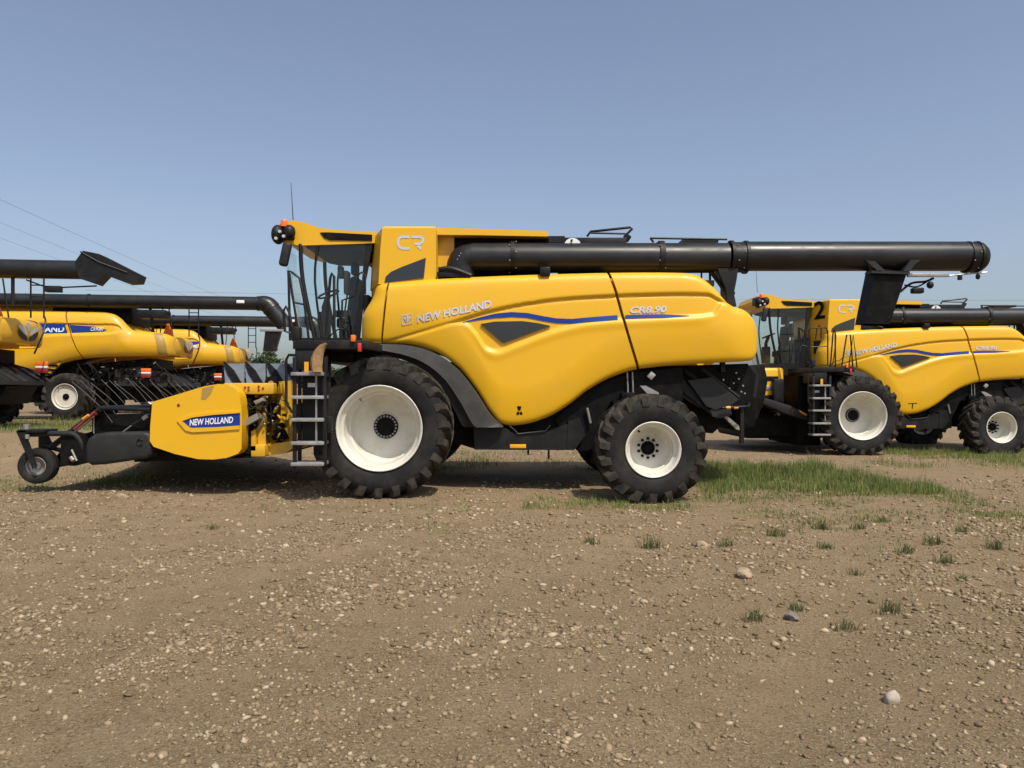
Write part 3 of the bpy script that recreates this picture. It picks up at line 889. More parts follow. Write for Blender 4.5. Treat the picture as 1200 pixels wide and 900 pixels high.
    m = MB(); m.prism(PL([(862, 429), (896, 427), (900, 446), (896, 470), (884, 500), (862, 504)], 1.0), 1.0, YM - 1.0, 0.02)
    part('spreader_housing', m, 'dark_metal', ch)
    m = MB()
    for px, py in ((863, 437), (866, 444), (860, 449), (871, 452), (869, 459), (873, 461), (848, 445), (855, 455)):
        m.lathe([(0, 0.003), (0, 0.014), (0.03, 0.014)], 8, P3(px, py, 0.545))
    tag(part('bolt_heads', m, 'steel', ch), kind='stuff')
    # grain tank tower with chamfered front corner
    c0 = X(448, 0.35); c1 = X(511, 0.35); zt = Z(265, 0.35); zb = Z(333, 0.35)
    def ring(z, sh):     # plan outline, sh shifts the front with height
        f = c0 + sh
        return [(c1, 0.35, z), (f, 0.35, z), (f - 0.27, 1.12, z), (f - 0.27, YM - 1.12, z), (f, YM - 0.35, z), (c1, YM - 0.35, z)]
    m = MB(); vs = ring(zb, -0.06) + ring((zt + zb) / 2 + 0.1, -0.03) + ring(zt - 0.03, 0.0) + [(Vector(v) + Vector((0.03 if 0 < i < 5 else -0.03, 0.03 if i < 3 else -0.03, 0.03)))[:] for i, v in enumerate(ring(zt - 0.03, 0.0))]
    fs = [(6 * j + i, 6 * j + (i + 1) % 6, 6 * j + 6 + (i + 1) % 6, 6 * j + 6 + i) for j in range(3) for i in range(6)] + [tuple(range(18, 24)), tuple(range(6))]
    m.add(vs, fs)
    tw = part('tank_tower', m, yl, root, 25)
    # below the tower: cab rear filler down to the deck
    f = c0 - 0.06
    m = MB(); m.add([(c1, 0.40, zb), (f, 0.40, zb), (f - 0.25, 1.12, zb), (f - 0.25, YM - 1.12, zb), (f, YM - 0.4, zb), (c1, YM - 0.4, zb)] + [(c1, 0.40, Z(401)), (f, 0.40, Z(401)), (f - 0.25, 1.12, Z(401)), (f - 0.25, YM - 1.12, Z(401)), (f, YM - 0.4, Z(401)), (c1, YM - 0.4, Z(401))],
              [(i, (i + 1) % 6, 6 + (i + 1) % 6, 6 + i) for i in range(6)] + [(0, 1, 2, 3, 4, 5), (6, 7, 8, 9, 10, 11)])
    part('tower_base', m, yl, root, 25)
    def tsf(eps): return lambda x, y: Vector((X(x, 0.35), 0.35 - eps, Z(y, 0.35)))
    m = MB(); m.prism(PL([(450.5, 331), (452, 324), (458, 318.5), (470, 313), (499, 302), (496.5, 326), (475, 328.5)], 0.33), 0.335, 0.40, 0.006)
    part('tower_window', m, 'tint', tw)
    def cr_strokes(sf):
        m = MB()
        for pts in ([(480.0, 277.6), (470.5, 277.6), (467.2, 280), (466.2, 285), (468.2, 289.5), (472, 291.3), (480.0, 291.3)],
                    [(482.2, 277.6), (492.5, 277.6), (495.6, 279.6), (495.4, 283.4), (492.5, 285.8), (486, 285.8)], [(489.3, 288.0), (491.6, 289.6), (493.4, 292.4)]):
            r = ribbon(densify(pts, 3), 3.0, sf); m.add(r.v, r.f)
        return m
    part('model_emblem', cr_strokes(tsf(0.006)), 'silver', tw, 0)
    if second:
        vs, fs = text2d('2', 0.02)
        p0 = Vector((c0 - 0.02 + 0.02, 0.40, Z(315, 0.35))); dr = Vector((-0.27, 0.77, 0)).normalized(); nr = Vector((-0.77, -0.27, 0)).normalized()
        m = MB(); base = Vector((c0 - 0.075, 0.46, Z(303, 0.35)))
        m.add([base + dr * (0.42 * (1 - a)) + Vector((0, 0, 0.50 * b)) + nr * 0.02 for a, b in vs], fs)
        part('number_two', m, 'dark_metal', tw, 0)
        m = MB(); base2 = Vector((c0 - 0.19, 0.62, Z(322, 0.35)))
        m.add([base2 + dr * a + Vector((0, 0, b)) + nr * 0.01 for a, b in ((0, 0), (0.06, 0), (0.06, 0.12), (0, 0.12))], [(0, 1, 2, 3)])
        part('tower_sticker', m, 'orange', tw, 0)
        m = MB(); m.box(-0.13, 0.13, -0.02, 0.02, -0.18, 0.18, 0.01, rot=Matrix.Rotation(-math.atan2(0.77, 0.27) + math.pi, 3, 'Z'), piv=(0, 0, 0))
        m.v = [(v[0] + c0 - 0.22, v[1] + 0.66, v[2] + Z(362, 0.5)) for v in m.v]
        part('tower_mirror', m, 'black', root)
    # tank wall, lip and covers
    m = MB(); m.box(X(512, 0.8), X(645, 0.8), 0.80, YM - 0.80, Z(326, 0.8), Z(277, 0.8))
    part('tank_wall', m, 'dark_metal', root)
    m = MB(); m.box(X(511.5, 0.7), X(532, 0.7), 0.72, 1.2, Z(326, 0.7), Z(271, 0.7)); part('tank_corner', m, 'yellow_dusty', root)
    m = MB(); m.prism(PL([(512, 271), (512, 266.5), (560, 268), (642, 270.5), (642, 277), (560, 275.5), (512, 275)], 0.55), 0.55, YM - 0.55, 0.012)
    part('tank_lip', m, yl, root)
    m = MB()
    m.box(X(643, 0.7), X(662, 0.7), 0.7, YM - 0.7, Z(284, 0.7), Z(276.5, 0.7)); m.box(X(660, 0.7), X(735, 0.7), 0.75, YM - 0.75, Z(290, 0.7), Z(277.5, 0.7), 0.01)
    m.box(X(800, 0.9), X(842, 0.9), 0.9, 1.6, Z(284, 0.9), Z(280, 0.9)); 
    part('tank_cover', m, 'black', root)
    m = MB(); m.tube([P3(688, 277, 0.8), P3(692, 271.5, 0.8), P3(738, 266.5, 0.8), P3(741, 268, 0.8), P3(731, 278, 0.8)], 0.022, 6); m.tube([P3(692, 273, 0.8), P3(734, 274, 0.8)], 0.016, 6)
    m.tube([P3(737, 276, 0.8), P3(733, 282, 0.8)], 0.05, 8)
    part('cover_handle', m, 'black', root)
    m = MB(); m.lathe([(0.0, 0.003), (0.0, 0.14), (0.02, 0.14)], 24, P3(671, 289, 0.56))
    g = part('level_gauge', m, 'white', root)
    m = MB(); m.cyl(P3(670, 283, 0.545), P3(670, 280.5, 0.545), 0.016, 6)
    part('gauge_needle', m, 'dark_metal', g)
    m = MB(); m.tube([P3(762, 279, 0.6), P3(852, 280.5, 0.6)], 0.018, 6); m.tube([P3(762, 279, 0.6), P3(766, 284, 0.6)], 0.018, 6)
    part('deck_rail', m, 'black', root)
    # unloading auger
    ya = 0.62; r = 0.240
    def A(px, py): return P3(px, py, ya)
    m = MB()
    m.tube([A(541, 340), A(540, 318), A(541.5, 309), A(546, 304.2), A(556, 302.6), A(572, 302.4)], r * 0.985, 24, 5)
    au = part('auger_elbow', m, 'black_paint', root, 50)
    m = MB(); m.lathe([(A(553, 0).x, r), (A(852, 0).x, r), ], 40, (0, ya, A(0, 302.4).z), 'x')
    m.lathe([(A(872, 0).x, r - 0.004), (A(1130, 0).x, r - 0.004)], 40, (0, ya, A(0, 300.4).z), 'x')
    t1 = part('auger_tube', m, 'black_paint', root, 50)
    for px, rr, w in ((601, r + 0.020, 0.06), (774, r + 0.024, 0.08), (856, r + 0.030, 0.05), (873, r + 0.026, 0.05), (1133, r + 0.016, 0.04), (1143, r + 0.02, 0.03)):
        m = MB(); x = A(px, 0).x; m.lathe([(x - w / 2, r - 0.01), (x - w / 2, rr), (x + w / 2, rr), (x + w / 2, r - 0.01)], 40, (0, ya, A(0, 301.6).z), 'x')
        part('auger_flange', m, 'black', t1)
    m = MB(); m.lathe([(A(854, 0).x, r + 0.004), (A(875, 0).x, r + 0.004)], 40, (0, ya, A(0, 301.6).z), 'x')
    part('tube_joint', m, 'black', t1)
    m = MB()
    for px in (601, 774, 865, 1136):
        for k in range(10):
            a = R(-80 + k * 30); 
            c = Vector((A(px, 0).x + (0.05 if k % 2 else -0.05), ya - (r + 0.012) * math.cos(a), A(0, 301.6).z + (r + 0.012) * math.sin(a)))
            m.ball(c, 0.013, 0.013, 0.013, 6)
    for px, py in ((538, 300), (541, 303), (536, 304), (540, 297), (545, 302)):
        m.ball(P3(px, py, ya - r + 0.02), 0.012, 0.012, 0.012, 6)
    tag(part('flange_bolts', m, 'steel', t1), kind='stuff')
    m = MB(); m.lathe([(A(1130, 0).x, r), (A(1143, 0).x, r + 0.003), (A(1148, 0).x, r - 0.005), (A(1153, 0).x, r - 0.06), (A(1156, 0).x, r - 0.13), (A(1157, 0).x, 0.003)], 32, (0, ya, A(0, 301.4).z), 'x')
    part('auger_end_cap', m, 'black', t1)
    # spout hanging under the tube end
    m = MB()
    def qring(pts, y0, y1): return [(a, y0, b) for a, b in PL(pts, ya)] + [(a, y1, b) for a, b in PL(pts, ya)]
    top = [(1021, 316), (1056, 321)]; bt = [(1007, 380), (1037, 381)]
    vs = []
    for (a, b), hw in (((top[0], top[1]), 0.19), ((bt[0], bt[1]), 0.16)):
        p, q = A(*a), A(*b)
        vs += [(p.x, ya - hw, p.z), (q.x, ya - hw, q.z), (q.x, ya + hw, q.z), (p.x, ya + hw, p.z)]
    m.add(vs, [(0, 1, 5, 4), (1, 2, 6, 5), (2, 3, 7, 6), (3, 0, 4, 7), (0, 1, 2, 3)])
    sp_ = part('auger_spout', m, 'dark_metal', t1)
    for w in ([(1014, 305), (1025, 306), (1037, 317), (1030, 318.5), (1022, 312)], [(1067, 304.5), (1079, 304.5), (1072, 310), (1065, 319), (1057, 319)], [(1021, 317), (1066, 318.5), (1066, 321.5), (1021, 320)]):
        m = MB(); m.prism(PL(w, ya - r), ya - r - 0.008, ya - 0.02, 0.003)
        part('spout_collar', m, 'charcoal', sp_)
    m = MB(); m.box(A(1060, 0).x, A(1108, 0).x, ya - 0.12, ya - 0.06, A(0, 325.5).z, A(0, 321.5).z, 0.005); m.tube([P3(1108, 323.5, ya - 0.1), P3(1157, 319, ya - 0.1)], 0.012, 6)
    part('spout_bar', m, 'steel', t1)
    m = MB()
    m.tube([P3(1055, 342, ya), P3(1068, 332, ya), P3(1084, 330, ya), P3(1094, 326, ya)], 0.02, 6, 4); m.tube([P3(1060, 334, ya), P3(1075, 336, ya), P3(1092, 326, ya)], 0.014, 6, 4)
    m.box(A(1066, 0).x, A(1079, 0).x, ya - 0.12, ya, A(0, 344.5).z, A(0, 338).z, 0.02); m.ball(P3(1090, 334, ya - 0.05), 0.055, 0.055, 0.06, 10)
    m.box(A(1119, 0).x, A(1123, 0).x, ya - 0.12, ya - 0.06, A(0, 329).z, A(0, 323).z, 0.008); m.ball(P3(1146, 324, ya - 0.1), 0.035, 0.04, 0.05, 8)
    part('auger_lamp', m, 'black', t1)
    # auger cradle
    m = MB(); m.prism(PL([(838, 316), (862, 316), (860, 330), (857, 345), (860, 360), (850, 360), (848, 340)], 0.6), 0.45, 0.75, 0.02)
    m.tube([P3(834, 320, 0.6), P3(852, 345, 0.6), P3(851, 366, 0.6)], 0.03, 6); m.tube([P3(850, 344, 0.5), P3(861, 343, 0.5)], 0.03, 6)
    m.tube([P3(822, 320, 0.7), P3(822, 330, 0.7)], 0.015, 6); m.tube([P3(832, 320, 0.7), P3(832, 340, 0.7)], 0.02, 6); m.tube([P3(856, 320, 0.5), P3(868, 317, 0.5), P3(872, 320, 0.5)], 0.025, 6)
    m.box(X(846, 0.9), X(853, 0.9), 0.9, 1.0, Z(372, 0.9), Z(318, 0.9))
    part('auger_cradle', m, 'black', root)
    m = MB(); m.box(X(633), X(645), 0.16, 0.30, Z(322), Z(312.5), 0.01)
    part('auger_rest', m, 'black', root)
    m = MB(); m.tube([P3(514, 316, 0.3), P3(530, 315, 0.28), P3(552, 323, 0.28)], 0.04, 8, 4); m.box(X(512, 0.3), X(546, 0.3), 0.28, 0.5, Z(325, 0.3), Z(318, 0.3), 0.02)
    part('fuel_hose', m, 'black', root)
    # cab, platform, rails, lamps
    build_cab(root)
    ye = -1.08
    m = MB(); m.box(X(343, ye), X(432, ye), ye, 0.75, Z(409, ye), Z(398.5, ye), 0.01)
    m.box(X(345, ye), X(373, ye), ye + 0.02, -0.3, Z(433, ye), Z(409.003, ye), 0.01); m.box(X(372, -0.1), X(414, -0.1), -0.1, 2.6, Z(424, -0.1), Z(410, -0.1), 0.01); m.box(X(400, 0.1), X(440, 0.1), 0.05, 2.6, Z(420, 0.1), Z(404, 0.1))
    part('platform', m, 'black', root)
    a = -0.6
    for pts, rr in (([(340, 399), (338, 317), (342, 319), (351, 326), (356, 350), (362, 399)], 0.019), ([(351, 398), (344, 354), (339, 320)], 0.017), ([(343, 354), (357, 357)], 0.016)):
        m = MB(); m.tube([P3(p, q, a) for p, q in pts], rr, 6)
        part('handrail', m, 'black', root)
    a = ye + 0.03
    m = MB(); m.tube([P3(p, q, a) for p, q in [(381, 399), (387, 326), (389, 320), (391.5, 324), (392, 409)]], 0.020, 8)
    part('handrail', m, 'black', root)
    m = MB(); m.tube([P3(p, q, 0.3) for p, q in [(400, 399), (401, 352), (417, 346), (420, 322), (424, 319), (428, 323), (428, 345)]], 0.017, 6)
    part('handrail', m, 'black', root)
    m = MB(); m.tube([P3(p, q, ye + 0.1) for p, q in [(347, 404), (345, 392), (334, 388), (332, 365), (335, 359), (339, 366), (343, 390)]], 0.02, 6)
    part('handrail', m, 'black', root)
    m = MB(); m.box(X(340, ye), X(350, ye), ye + 0.03, ye + 0.2, Z(400, ye), Z(382, ye), 0.03)
    part('control_box', m, 'black', root)
    m = MB(); m.tube([P3(p, q, ye + 0.1) for p, q in [(382, 398), (396, 386), (404, 386), (410, 380)]], 0.010, 6, 3)
    part('door_strap', m, 'black', root)
    a = ye - 0.02
    m = MB(); m.box(X(411.5, a), X(416.5, a), a - 0.03, a + 0.06, Z(400.5, a), Z(392.5, a), 0.01)
    part('turn_lamp', m, 'orange', root)
    m = MB(); m.box(X(419.5, a), X(423.5, a), a - 0.03, a + 0.06, Z(412, a), Z(402, a), 0.008)
    part('tail_lamp', m, 'red', root)
    # ladder
    y0, y1 = -1.12, -0.78
    def lx(px): return X(px, y0)
    lad = MB()
    for px in (341.5, 377):
        lad.box(lx(px), lx(px + 4.5), y0 + 0.05, y0 + 0.09, Z(546, y0), Z(418, y0), 0.006)
        lad.box(lx(px), lx(px + 4.5), y1 - 0.04, y1, Z(546, y0), Z(430, y0), 0.006)
    lad.box(lx(347), lx(376), y1 - 0.03, y1 - 0.01, Z(520, y0), Z(436, y0))
    lo = part('ladder', lad, 'black', root)
    for py in (437.5, 465, 491.5, 519, 543.5):
        m = MB(); m.box(lx(340.5), lx(379), y0, y1 + 0.02, Z(py + 2.6, y0), Z(py - 1.4, y0), 0.006)
        part('step', m, 'alu', lo)
    m = MB(); m.box(lx(368), lx(370), y0 + 0.07, y0 + 0.10, Z(518, y0), Z(438, y0))
    part('ladder_strip', m, 'steel', lo)
    m = MB(); m.box(lx(354), lx(363.5), y1 - 0.045, y1 - 0.032, Z(453.5, y0), Z(448.5, y0))
    part('ladder_label', m, 'white', lo)
    m = MB(); m.box(lx(356.5), lx(361.5), y0 + 0.0, y0 + 0.02, Z(436, y0), Z(424, y0))
    part('ladder_tag', m, 'amber', lo)
    m = MB(); m.tube([Vector((lx(345), y0 + 0.1, Z(416, y0))), Vector((lx(336), y0 + 0.1, Z(415.5, y0))), Vector((lx(333), y0 + 0.1, Z(421, y0))), Vector((lx(333), y0 + 0.1, Z(472, y0))), Vector((lx(340), y0 + 0.1, Z(484, y0)))], 0.020, 8)
    m.tube([Vector((lx(376), y0 + 0.1, Z(440, y0))), Vector((lx(377), y0 + 0.1, Z(421, y0))), Vector((lx(381), y0 + 0.1, Z(417, y0))), Vector((lx(381), y0 + 0.1, Z(440, y0)))], 0.018, 8)
    part('ladder_rail', m, 'black', lo)
    m = MB(); m.box(lx(380), lx(386), y0 + 0.1, y0 + 0.22, Z(508, y0), Z(488, y0), 0.01); m.tube([Vector((lx(382), y0 + 0.1, Z(507, y0))), Vector((lx(392), y0 + 0.1, Z(505, y0)))], 0.008, 6)
    part('ladder_pivot', m, 'black', lo)
    if second:
        for pts in ([(413, 400), (424, 331), (432, 331), (437, 400)], [(428, 400), (438, 331), (446, 400)]):
            m = MB(); m.tube([P3(p, q, -0.9) for p, q in pts], 0.018, 6)
            part('platform_rail', m, 'black', root)
        m = MB(); m.tube([P3(p, q, -0.2) for p, q in [(385, 398), (380, 325), (384, 320), (415, 320), (419, 326), (419, 398)]], 0.018, 6)
        part('door_guard_rail', m, 'black', root)
        m = MB(); m.tube([P3(381, 360, -0.2), P3(419, 358, -0.2)], 0.014, 6)
        part('door_guard_rail', m, 'black', root)
    # feeder house
    m = MB(); m.prism(PL([(300, 452), (345, 455), (400, 455), (440, 470), (420, 500), (350, 528), (305, 530)], 1.2), 1.00, 2.40, 0.02)
    fh = part('feeder_house', m, 'yellow_dusty', root)
    m = MB(); m.prism(PL([(345, 475), (400, 462), (410, 480), (350, 505)], 1.2), 0.97, 1.04, 0.01)
    part('feeder_side_cover', m, 'dark_metal', fh)
    m = MB(); m.box(X(300, 1.0), X(340, 1.0), 0.9, 0.99, Z(478, 1), Z(470, 1), 0.01); m.tube([P3(305, 500, 0.93), P3(385, 470, 0.93)], 0.04, 8)
    part('feeder_cylinder', m, 'dark_metal', fh)
    return root

FM = Vector((0, DB[0], 0))
MAIN_B = Vector((0.0, DB[0] + YM / 2, 0.0))
main = thing('combine_harvester', 'large yellow combine with a pickup header, lettered CR8.90 on its rear panel', 'combine harvester', MAIN_B, 0,
             'yellow combines parked on the lot', FM - MAIN_B)
build_new(main)
F2 = Vector((10.72, 20.75, -0.10))        # frame of the second machine
B2 = F2 + (MAIN_B - FM)
second = thing('combine_harvester', 'yellow combine without a header, black number 2 beside its cab', 'combine harvester', B2, 0,
               'yellow combines parked on the lot', FM - MAIN_B)
build_new(second, True)
# front corner equipment of the second machine: louvred yellow cover, black side wing, dark adapter
def second_front():
    root = second
    def U(px, py, d): return Vector(((px - 600) * d / FPX - F2.x, d - F2.y, CAMZ + (HOR - py) * d / FPX - F2.z))
    a, b = U(893, 472, 20.7), U(919, 431, 20.7)
    m = MB(); m.box(a.x - 0.5, b.x, a.y, a.y + 1.8, a.z, b.z, 0.08, 3)
    cv = part('front_cover', m, 'yellow', root)
    for py in (441, 452, 463):
        c, e = U(887, py + 5, 20.69), U(912, py, 20.69)
        m = MB(); m.box(c.x, e.x, c.y - 0.01, c.y + 0.05, c.z, e.z, 0.004)
        part('louvre', m, 'dark_metal' if py != 452 else 'steel', cv)
    a, b = U(907, 474, 20.5), U(919, 444, 20.5)
    m = MB(); m.box(a.x, b.x, a.y, a.y + 0.2, a.z, b.z, 0.03)
    part('cover_post', m, 'black', root)
    pts = [U(*q, 20.2) for q in ((884, 463), (888, 464), (925, 475), (948, 486), (948, 493), (920, 484), (884, 468))]
    m = MB(); m.prism([(p.x, p.z) for p in pts], pts[0].y, pts[0].y + 0.55, 0.01)
    w = part('side_wing', m, 'charcoal', root)
    pts = [U(*q, 20.18) for q in ((936, 480), (946, 485.5), (945, 487.5), (938, 483.5))]
    m = MB(); m.prism([(p.x, p.z) for p in pts], pts[0].y, pts[0].y + 0.3)
    part('wing_marker', m, 'amber', w)
    a, b = U(872, 514, 20.9), U(968, 483, 20.9)
    m = MB(); m.box(a.x, b.x, a.y, a.y + 2.8, a.z, b.z, 0.12, 3)
    a, b = U(935, 522, 20.6), U(962, 440, 20.6)
    m.box(a.x, b.x, a.y, a.y + 2.4, a.z, b.z, 0.03)
    part('front_adapter', m, 'dark_metal', root)
second_front()

# ------------------------------------------------------------------ pickup header on the front of the main machine
DB[0] = D0 + 0.82
HB = Vector((-4.6, DB[0] + 1.8, 0.0))
hdr = thing('pickup_header', 'yellow and black windrow pickup header mounted on the front of the CR8.90 combine', 'header', HB, 0, None, Vector((0, DB[0], 0)) - HB)
def build_header():
    r = hdr; yn = -0.52; yf = 4.0
    sh = [(178.5, 471), (210, 461.5), (240, 452.5), (256, 450), (266, 450.5), (275, 455), (280.5, 463), (283, 478), (283.5, 500), (283, 526), (279, 531.5), (266, 536.5), (250, 538.5), (232, 538), (205, 532), (180, 523.5), (175.5, 517), (176, 500)]
    m = MB(); m.prism(PL(sh, yn), yn, yn + 0.28, 0.085, 5)
    es = part('end_shield', m, 'yellow', r, 50)
    m = MB(); m.prism(PL(sh, yn), yf - 0.28, yf, 0.055, 4)
    part('end_shield', m, 'yellow', r, 50)
    hs = lambda e: (lambda x, y: Vector((X(x, yn), yn - e, Z(y, yn))))
    # raised surround and blue name plate
    m = MB(); m.prism(PL([(208, 493), (225, 486), (250, 483), (281, 481.5), (281, 484), (250, 486.2), (226, 489.2), (214, 493.5), (223, 501.5), (255, 500.5), (281, 498.6), (281, 503), (255, 505), (226, 506.5), (218, 504.5)], yn), yn - 0.022, yn + 0.03, 0.008)
    part('plate_surround', m, 'yellow', es)
    m = flatpoly([(213.5, 493.4), (226, 489.0), (250, 486.0), (281.5, 483.8), (281.5, 498.8), (255, 500.7), (227, 502.0), (221.5, 499.8)], hs(0.006))
    part('name_plate', m, 'blue', es, 0)
    m = ribbon(densify([(224, 502.6), (255, 501.6), (281, 499.4)], 3), 0.9, hs(0.008)); part('plate_line', m, 'white', es, 0)
    m = text_on('NEW HOLLAND', (222.5, 499.0), (273.5, 495.6), 7.6, hs(0.010), 0.026, 0.1)
    part('maker_lettering', m, 'white', es, 0)
    m = flatpoly([(237, 455), (251, 452), (247, 462), (241, 468.5), (235.5, 468)], hs(0.003)); part('dirt_patch', m, 'yellow_stain', es, 0)
    m = MB(); m.lathe([(0, 0.003), (0, 0.022), (0.02, 0.026)], 10, P3(209, 475, yn - 0.006)); part('shield_bolt', m, 'dark_red', es)
    m = MB(); m.lathe([(0, 0.003), (0, 0.014), (0.02, 0.015)], 8, P3(190, 467.5, yn + 0.03)); part('shield_bolt', m, 'dark_metal', es)
    # back frame: beams, end plate, brackets
    m = MB(); m.box(X(268, 0), X(326, 0), yn + 0.30, yf - 0.3, Z(462, 0), Z(449, 0), 0.02)
    fb = part('top_beam', m, 'yellow_dusty', r)
    m = MB(); m.box(X(290, 0), X(316, 0), yn + 0.30, yf - 0.3, Z(534, 0), Z(520, 0), 0.02)
    part('bottom_beam', m, 'yellow_dusty', r)
    m = MB(); m.box(X(300, 0.4), X(330, 0.4), 0.3, yf - 0.3, Z(528, 0.4), Z(452, 0.4))
    part('back_sheet', m, 'yellow_dusty', r)
    m = MB(); m.prism(PL([(281, 512), (300, 503), (300, 528), (283, 528)], -0.2), -0.22, -0.15, 0.004); m.prism(PL([(300, 470), (312, 462), (312, 532), (303, 532)], -0.1), -0.12, -0.05, 0.004)
    m.prism(PL([(318, 448), (342, 446), (344, 520), (320, 520)], 0.28), 0.24, 0.3, 0.004)
    part('frame_bracket', m, 'yellow_dusty', fb)
    m = MB(); m.prism(PL([(296, 523), (342, 517), (346, 524), (335, 531), (318, 533), (300, 529)], 0.0), -0.05, 0.6, 0.03)
    part('skid_shoe', m, 'yellow_dusty', r)
    m = MB(); m.prism(PL([(285, 493), (302, 484), (305, 490), (288, 500)], -0.3), -0.35, -0.15, 0.01); m.prism(PL([(298, 470), (309, 466), (312, 470), (302, 476)], -0.2), -0.25, -0.1, 0.01)
    m.tube([P3(283, 486, -0.3), P3(287, 497, -0.3)], 0.02, 6); m.tube([P3(300, 505, -0.18), P3(310, 490, -0.18)], 0.018, 6)
    part('hydraulic_block', m, 'steel', fb)
    m = MB()
    m.prism(PL([(283, 462), (300, 462), (297, 484), (284, 492)], 0.1), 0.05, 0.25)
    part('drive_gearbox', m, 'dark_metal', fb); m = MB()
    m.prism(PL([(305, 470), (326, 474), (326, 492), (305, 488)], 0.1), 0.05, 0.28)
    part('drive_gearbox', m, 'dark_metal', fb); m = MB()
    m.prism(PL([(320, 510), (332, 504), (336, 514), (322, 516)], 0.1), 0.0, 0.24)
    part('drive_gearbox', m, 'dark_metal', fb)
    m = MB(); m.lathe([(-0.03, 0.003), (-0.03, 0.10), (0.03, 0.10), (0.03, 0.003)], 24, P3(318.5, 448.5, -0.05))
    part('drive_pulley', m, 'dark_metal', fb)
    m = MB(); m.lathe([(-0.04, 0.003), (-0.04, 0.035), (0.0, 0.04)], 12, P3(318, 449, -0.07)); m.ball(P3(309, 469, -0.1), 0.03, 0.03, 0.05)
    part('drive_shaft', m, 'yellow_stain', fb)
    m = MB()
    for k in range(7):
        a = random.uniform(-4, 4); b = random.uniform(-4, 4); y = random.uniform(-0.25, 0.15)
        m.tube([P3(284 + 3 * k % 11, 470 + a, y), P3(298 + a, 480 + b, y - 0.06), P3(309 + b, 470 + 4 * k % 17, y - 0.03), P3(318 + a, 476 + 4 * k, y)], 0.011, 6, 5)
    m.tube([P3(313, 462, -0.1), P3(310, 475, -0.16), P3(302, 492, -0.16), P3(300, 512, -0.12)], 0.014, 6, 5); m.tube([P3(316, 470, -0.1), P3(318, 490, -0.1), P3(312, 512, -0.1), P3(302, 514, -0.1)], 0.013, 6, 5)
    tag(part('hydraulic_hose', m, 'black', fb), kind='stuff')
    m = MB()
    for px, py in ((287, 454), (291, 454), (291, 457.5), (303, 453), (303, 457), (308, 455)):
        m.lathe([(0, 0.003), (0, 0.016), (0.02, 0.016)], 8, P3(px, py, yn + 0.285))
    tag(part('beam_bolts', m, 'dark_red', fb), kind='stuff')
    m = MB()
    for k in range(16):
        m.ball(P3(random.uniform(290, 332), random.uniform(462, 515), random.uniform(-0.2, 0.0)), 0.02, 0.02, 0.02, 6)
    tag(part('fittings', m, 'steel', fb), kind='stuff')
    for nm, mm, cnt in (('castings', 'yellow_dusty', 26), ('brackets', 'dark_metal', 34)):
        m = MB()
        for k in range(cnt):
            a, b, y = random.uniform(285, 336), random.uniform(462, 522), random.uniform(-0.22, 0.2)
            w, h = random.uniform(1.5, 6), random.uniform(1.5, 8)
            m.box(X(a, y), X(a + w, y), y, y + random.uniform(0.04, 0.16), Z(b + h, y), Z(b, y), 0.006, 1, rot=Matrix.Rotation(random.uniform(-0.8, 0.8), 3, 'Y'))
        tag(part(nm, m, mm, fb), kind='stuff')
    # far guard: galvanised panels between slanted black blades
    yg = 3.0
    for k, px in enumerate((262, 287, 312, 333)):
        q = [P3(px, 426, yg + 0.5), P3(px + 24, 426, yg + 0.5), P3(px + 24, 450, yg), P3(px + 2, 450, yg)]
        m = MB(); m.add(q + [v + Vector((0, 0.03, -0.02)) for v in q], [(0, 1, 2, 3), (4, 5, 6, 7), (0, 1, 5, 4), (1, 2, 6, 5), (2, 3, 7, 6), (3, 0, 4, 7)])
        gp_ = part('guard_panel', m, 'grey_panel', r)
        q = [P3(a_, b_, yg + 0.46 - 0.5 * (b_ - 426) / 24) for a_, b_ in [(px, 425), (px + 2.5, 425), (px + 13, 435), (px + 22, 450), (px + 13, 450), (px + 5, 438)]]
        m = MB(); m.add(q + [v + Vector((0, -0.03, 0.02)) for v in q], [tuple(range(6)), tuple(range(6, 12))] + [(i, (i + 1) % 6, 6 + (i + 1) % 6, 6 + i) for i in range(6)])
        part('guard_blade', m, 'dark_metal', gp_)
    # auger trough and pickup deck, in black
    m = MB()
    m.prism(PL([(176, 480), (300, 466), (300, 530), (176, 540)], 0), yn + 0.29, yn + 0.36)
    m.prism(PL([(170, 524), (300, 524), (300, 535), (165, 540)], 0), yn + 0.3, yf - 0.3)
    part('trough', m, 'dark_metal', r)
    m = MB(); m.lathe([(yn + 0.4, 0.003), (yn + 0.4, 0.26), (yf - 0.4, 0.26), (yf - 0.4, 0.003)], 24, (X(232, 1), 0, Z(492, 0)))
    n = 90; vs = []
    for k in range(n + 1):
        a = k / n * 2 * math.pi * 5; y = yn + 0.45 + (yf - yn - 0.9) * k / n; cx, cz = X(232, 1), Z(492, 0)
        vs += [(cx + 0.25 * math.cos(a), y, cz + 0.25 * math.sin(a)), (cx + 0.36 * math.cos(a), y, cz + 0.36 * math.sin(a))]
    m.add(vs, [(2 * k, 2 * k + 1, 2 * k + 3, 2 * k + 2) for k in range(n)])
    part('cross_auger', m, 'dark_metal', r)
    m = MB(); m.prism(PL([(70, 543), (95, 512), (176, 486), (180, 500), (110, 530), (78, 546)], 0), yn + 0.25, yf - 0.25)
    part('pickup_deck', m, 'dark_metal', r)
    # rounded black side drum
    m = MB(); m.prism(PL([(99, 522), (102, 514), (110, 508.5), (124, 506.5), (168, 505.5), (175, 508), (177.5, 516), (177, 532), (172, 537), (150, 540.5), (122, 544.5), (106, 545.5), (99, 541)], yn + 0.02), yn + 0.02, yn + 0.32, 0.06, 4)
    sd = part('side_drum', m, 'charcoal', r, 50)
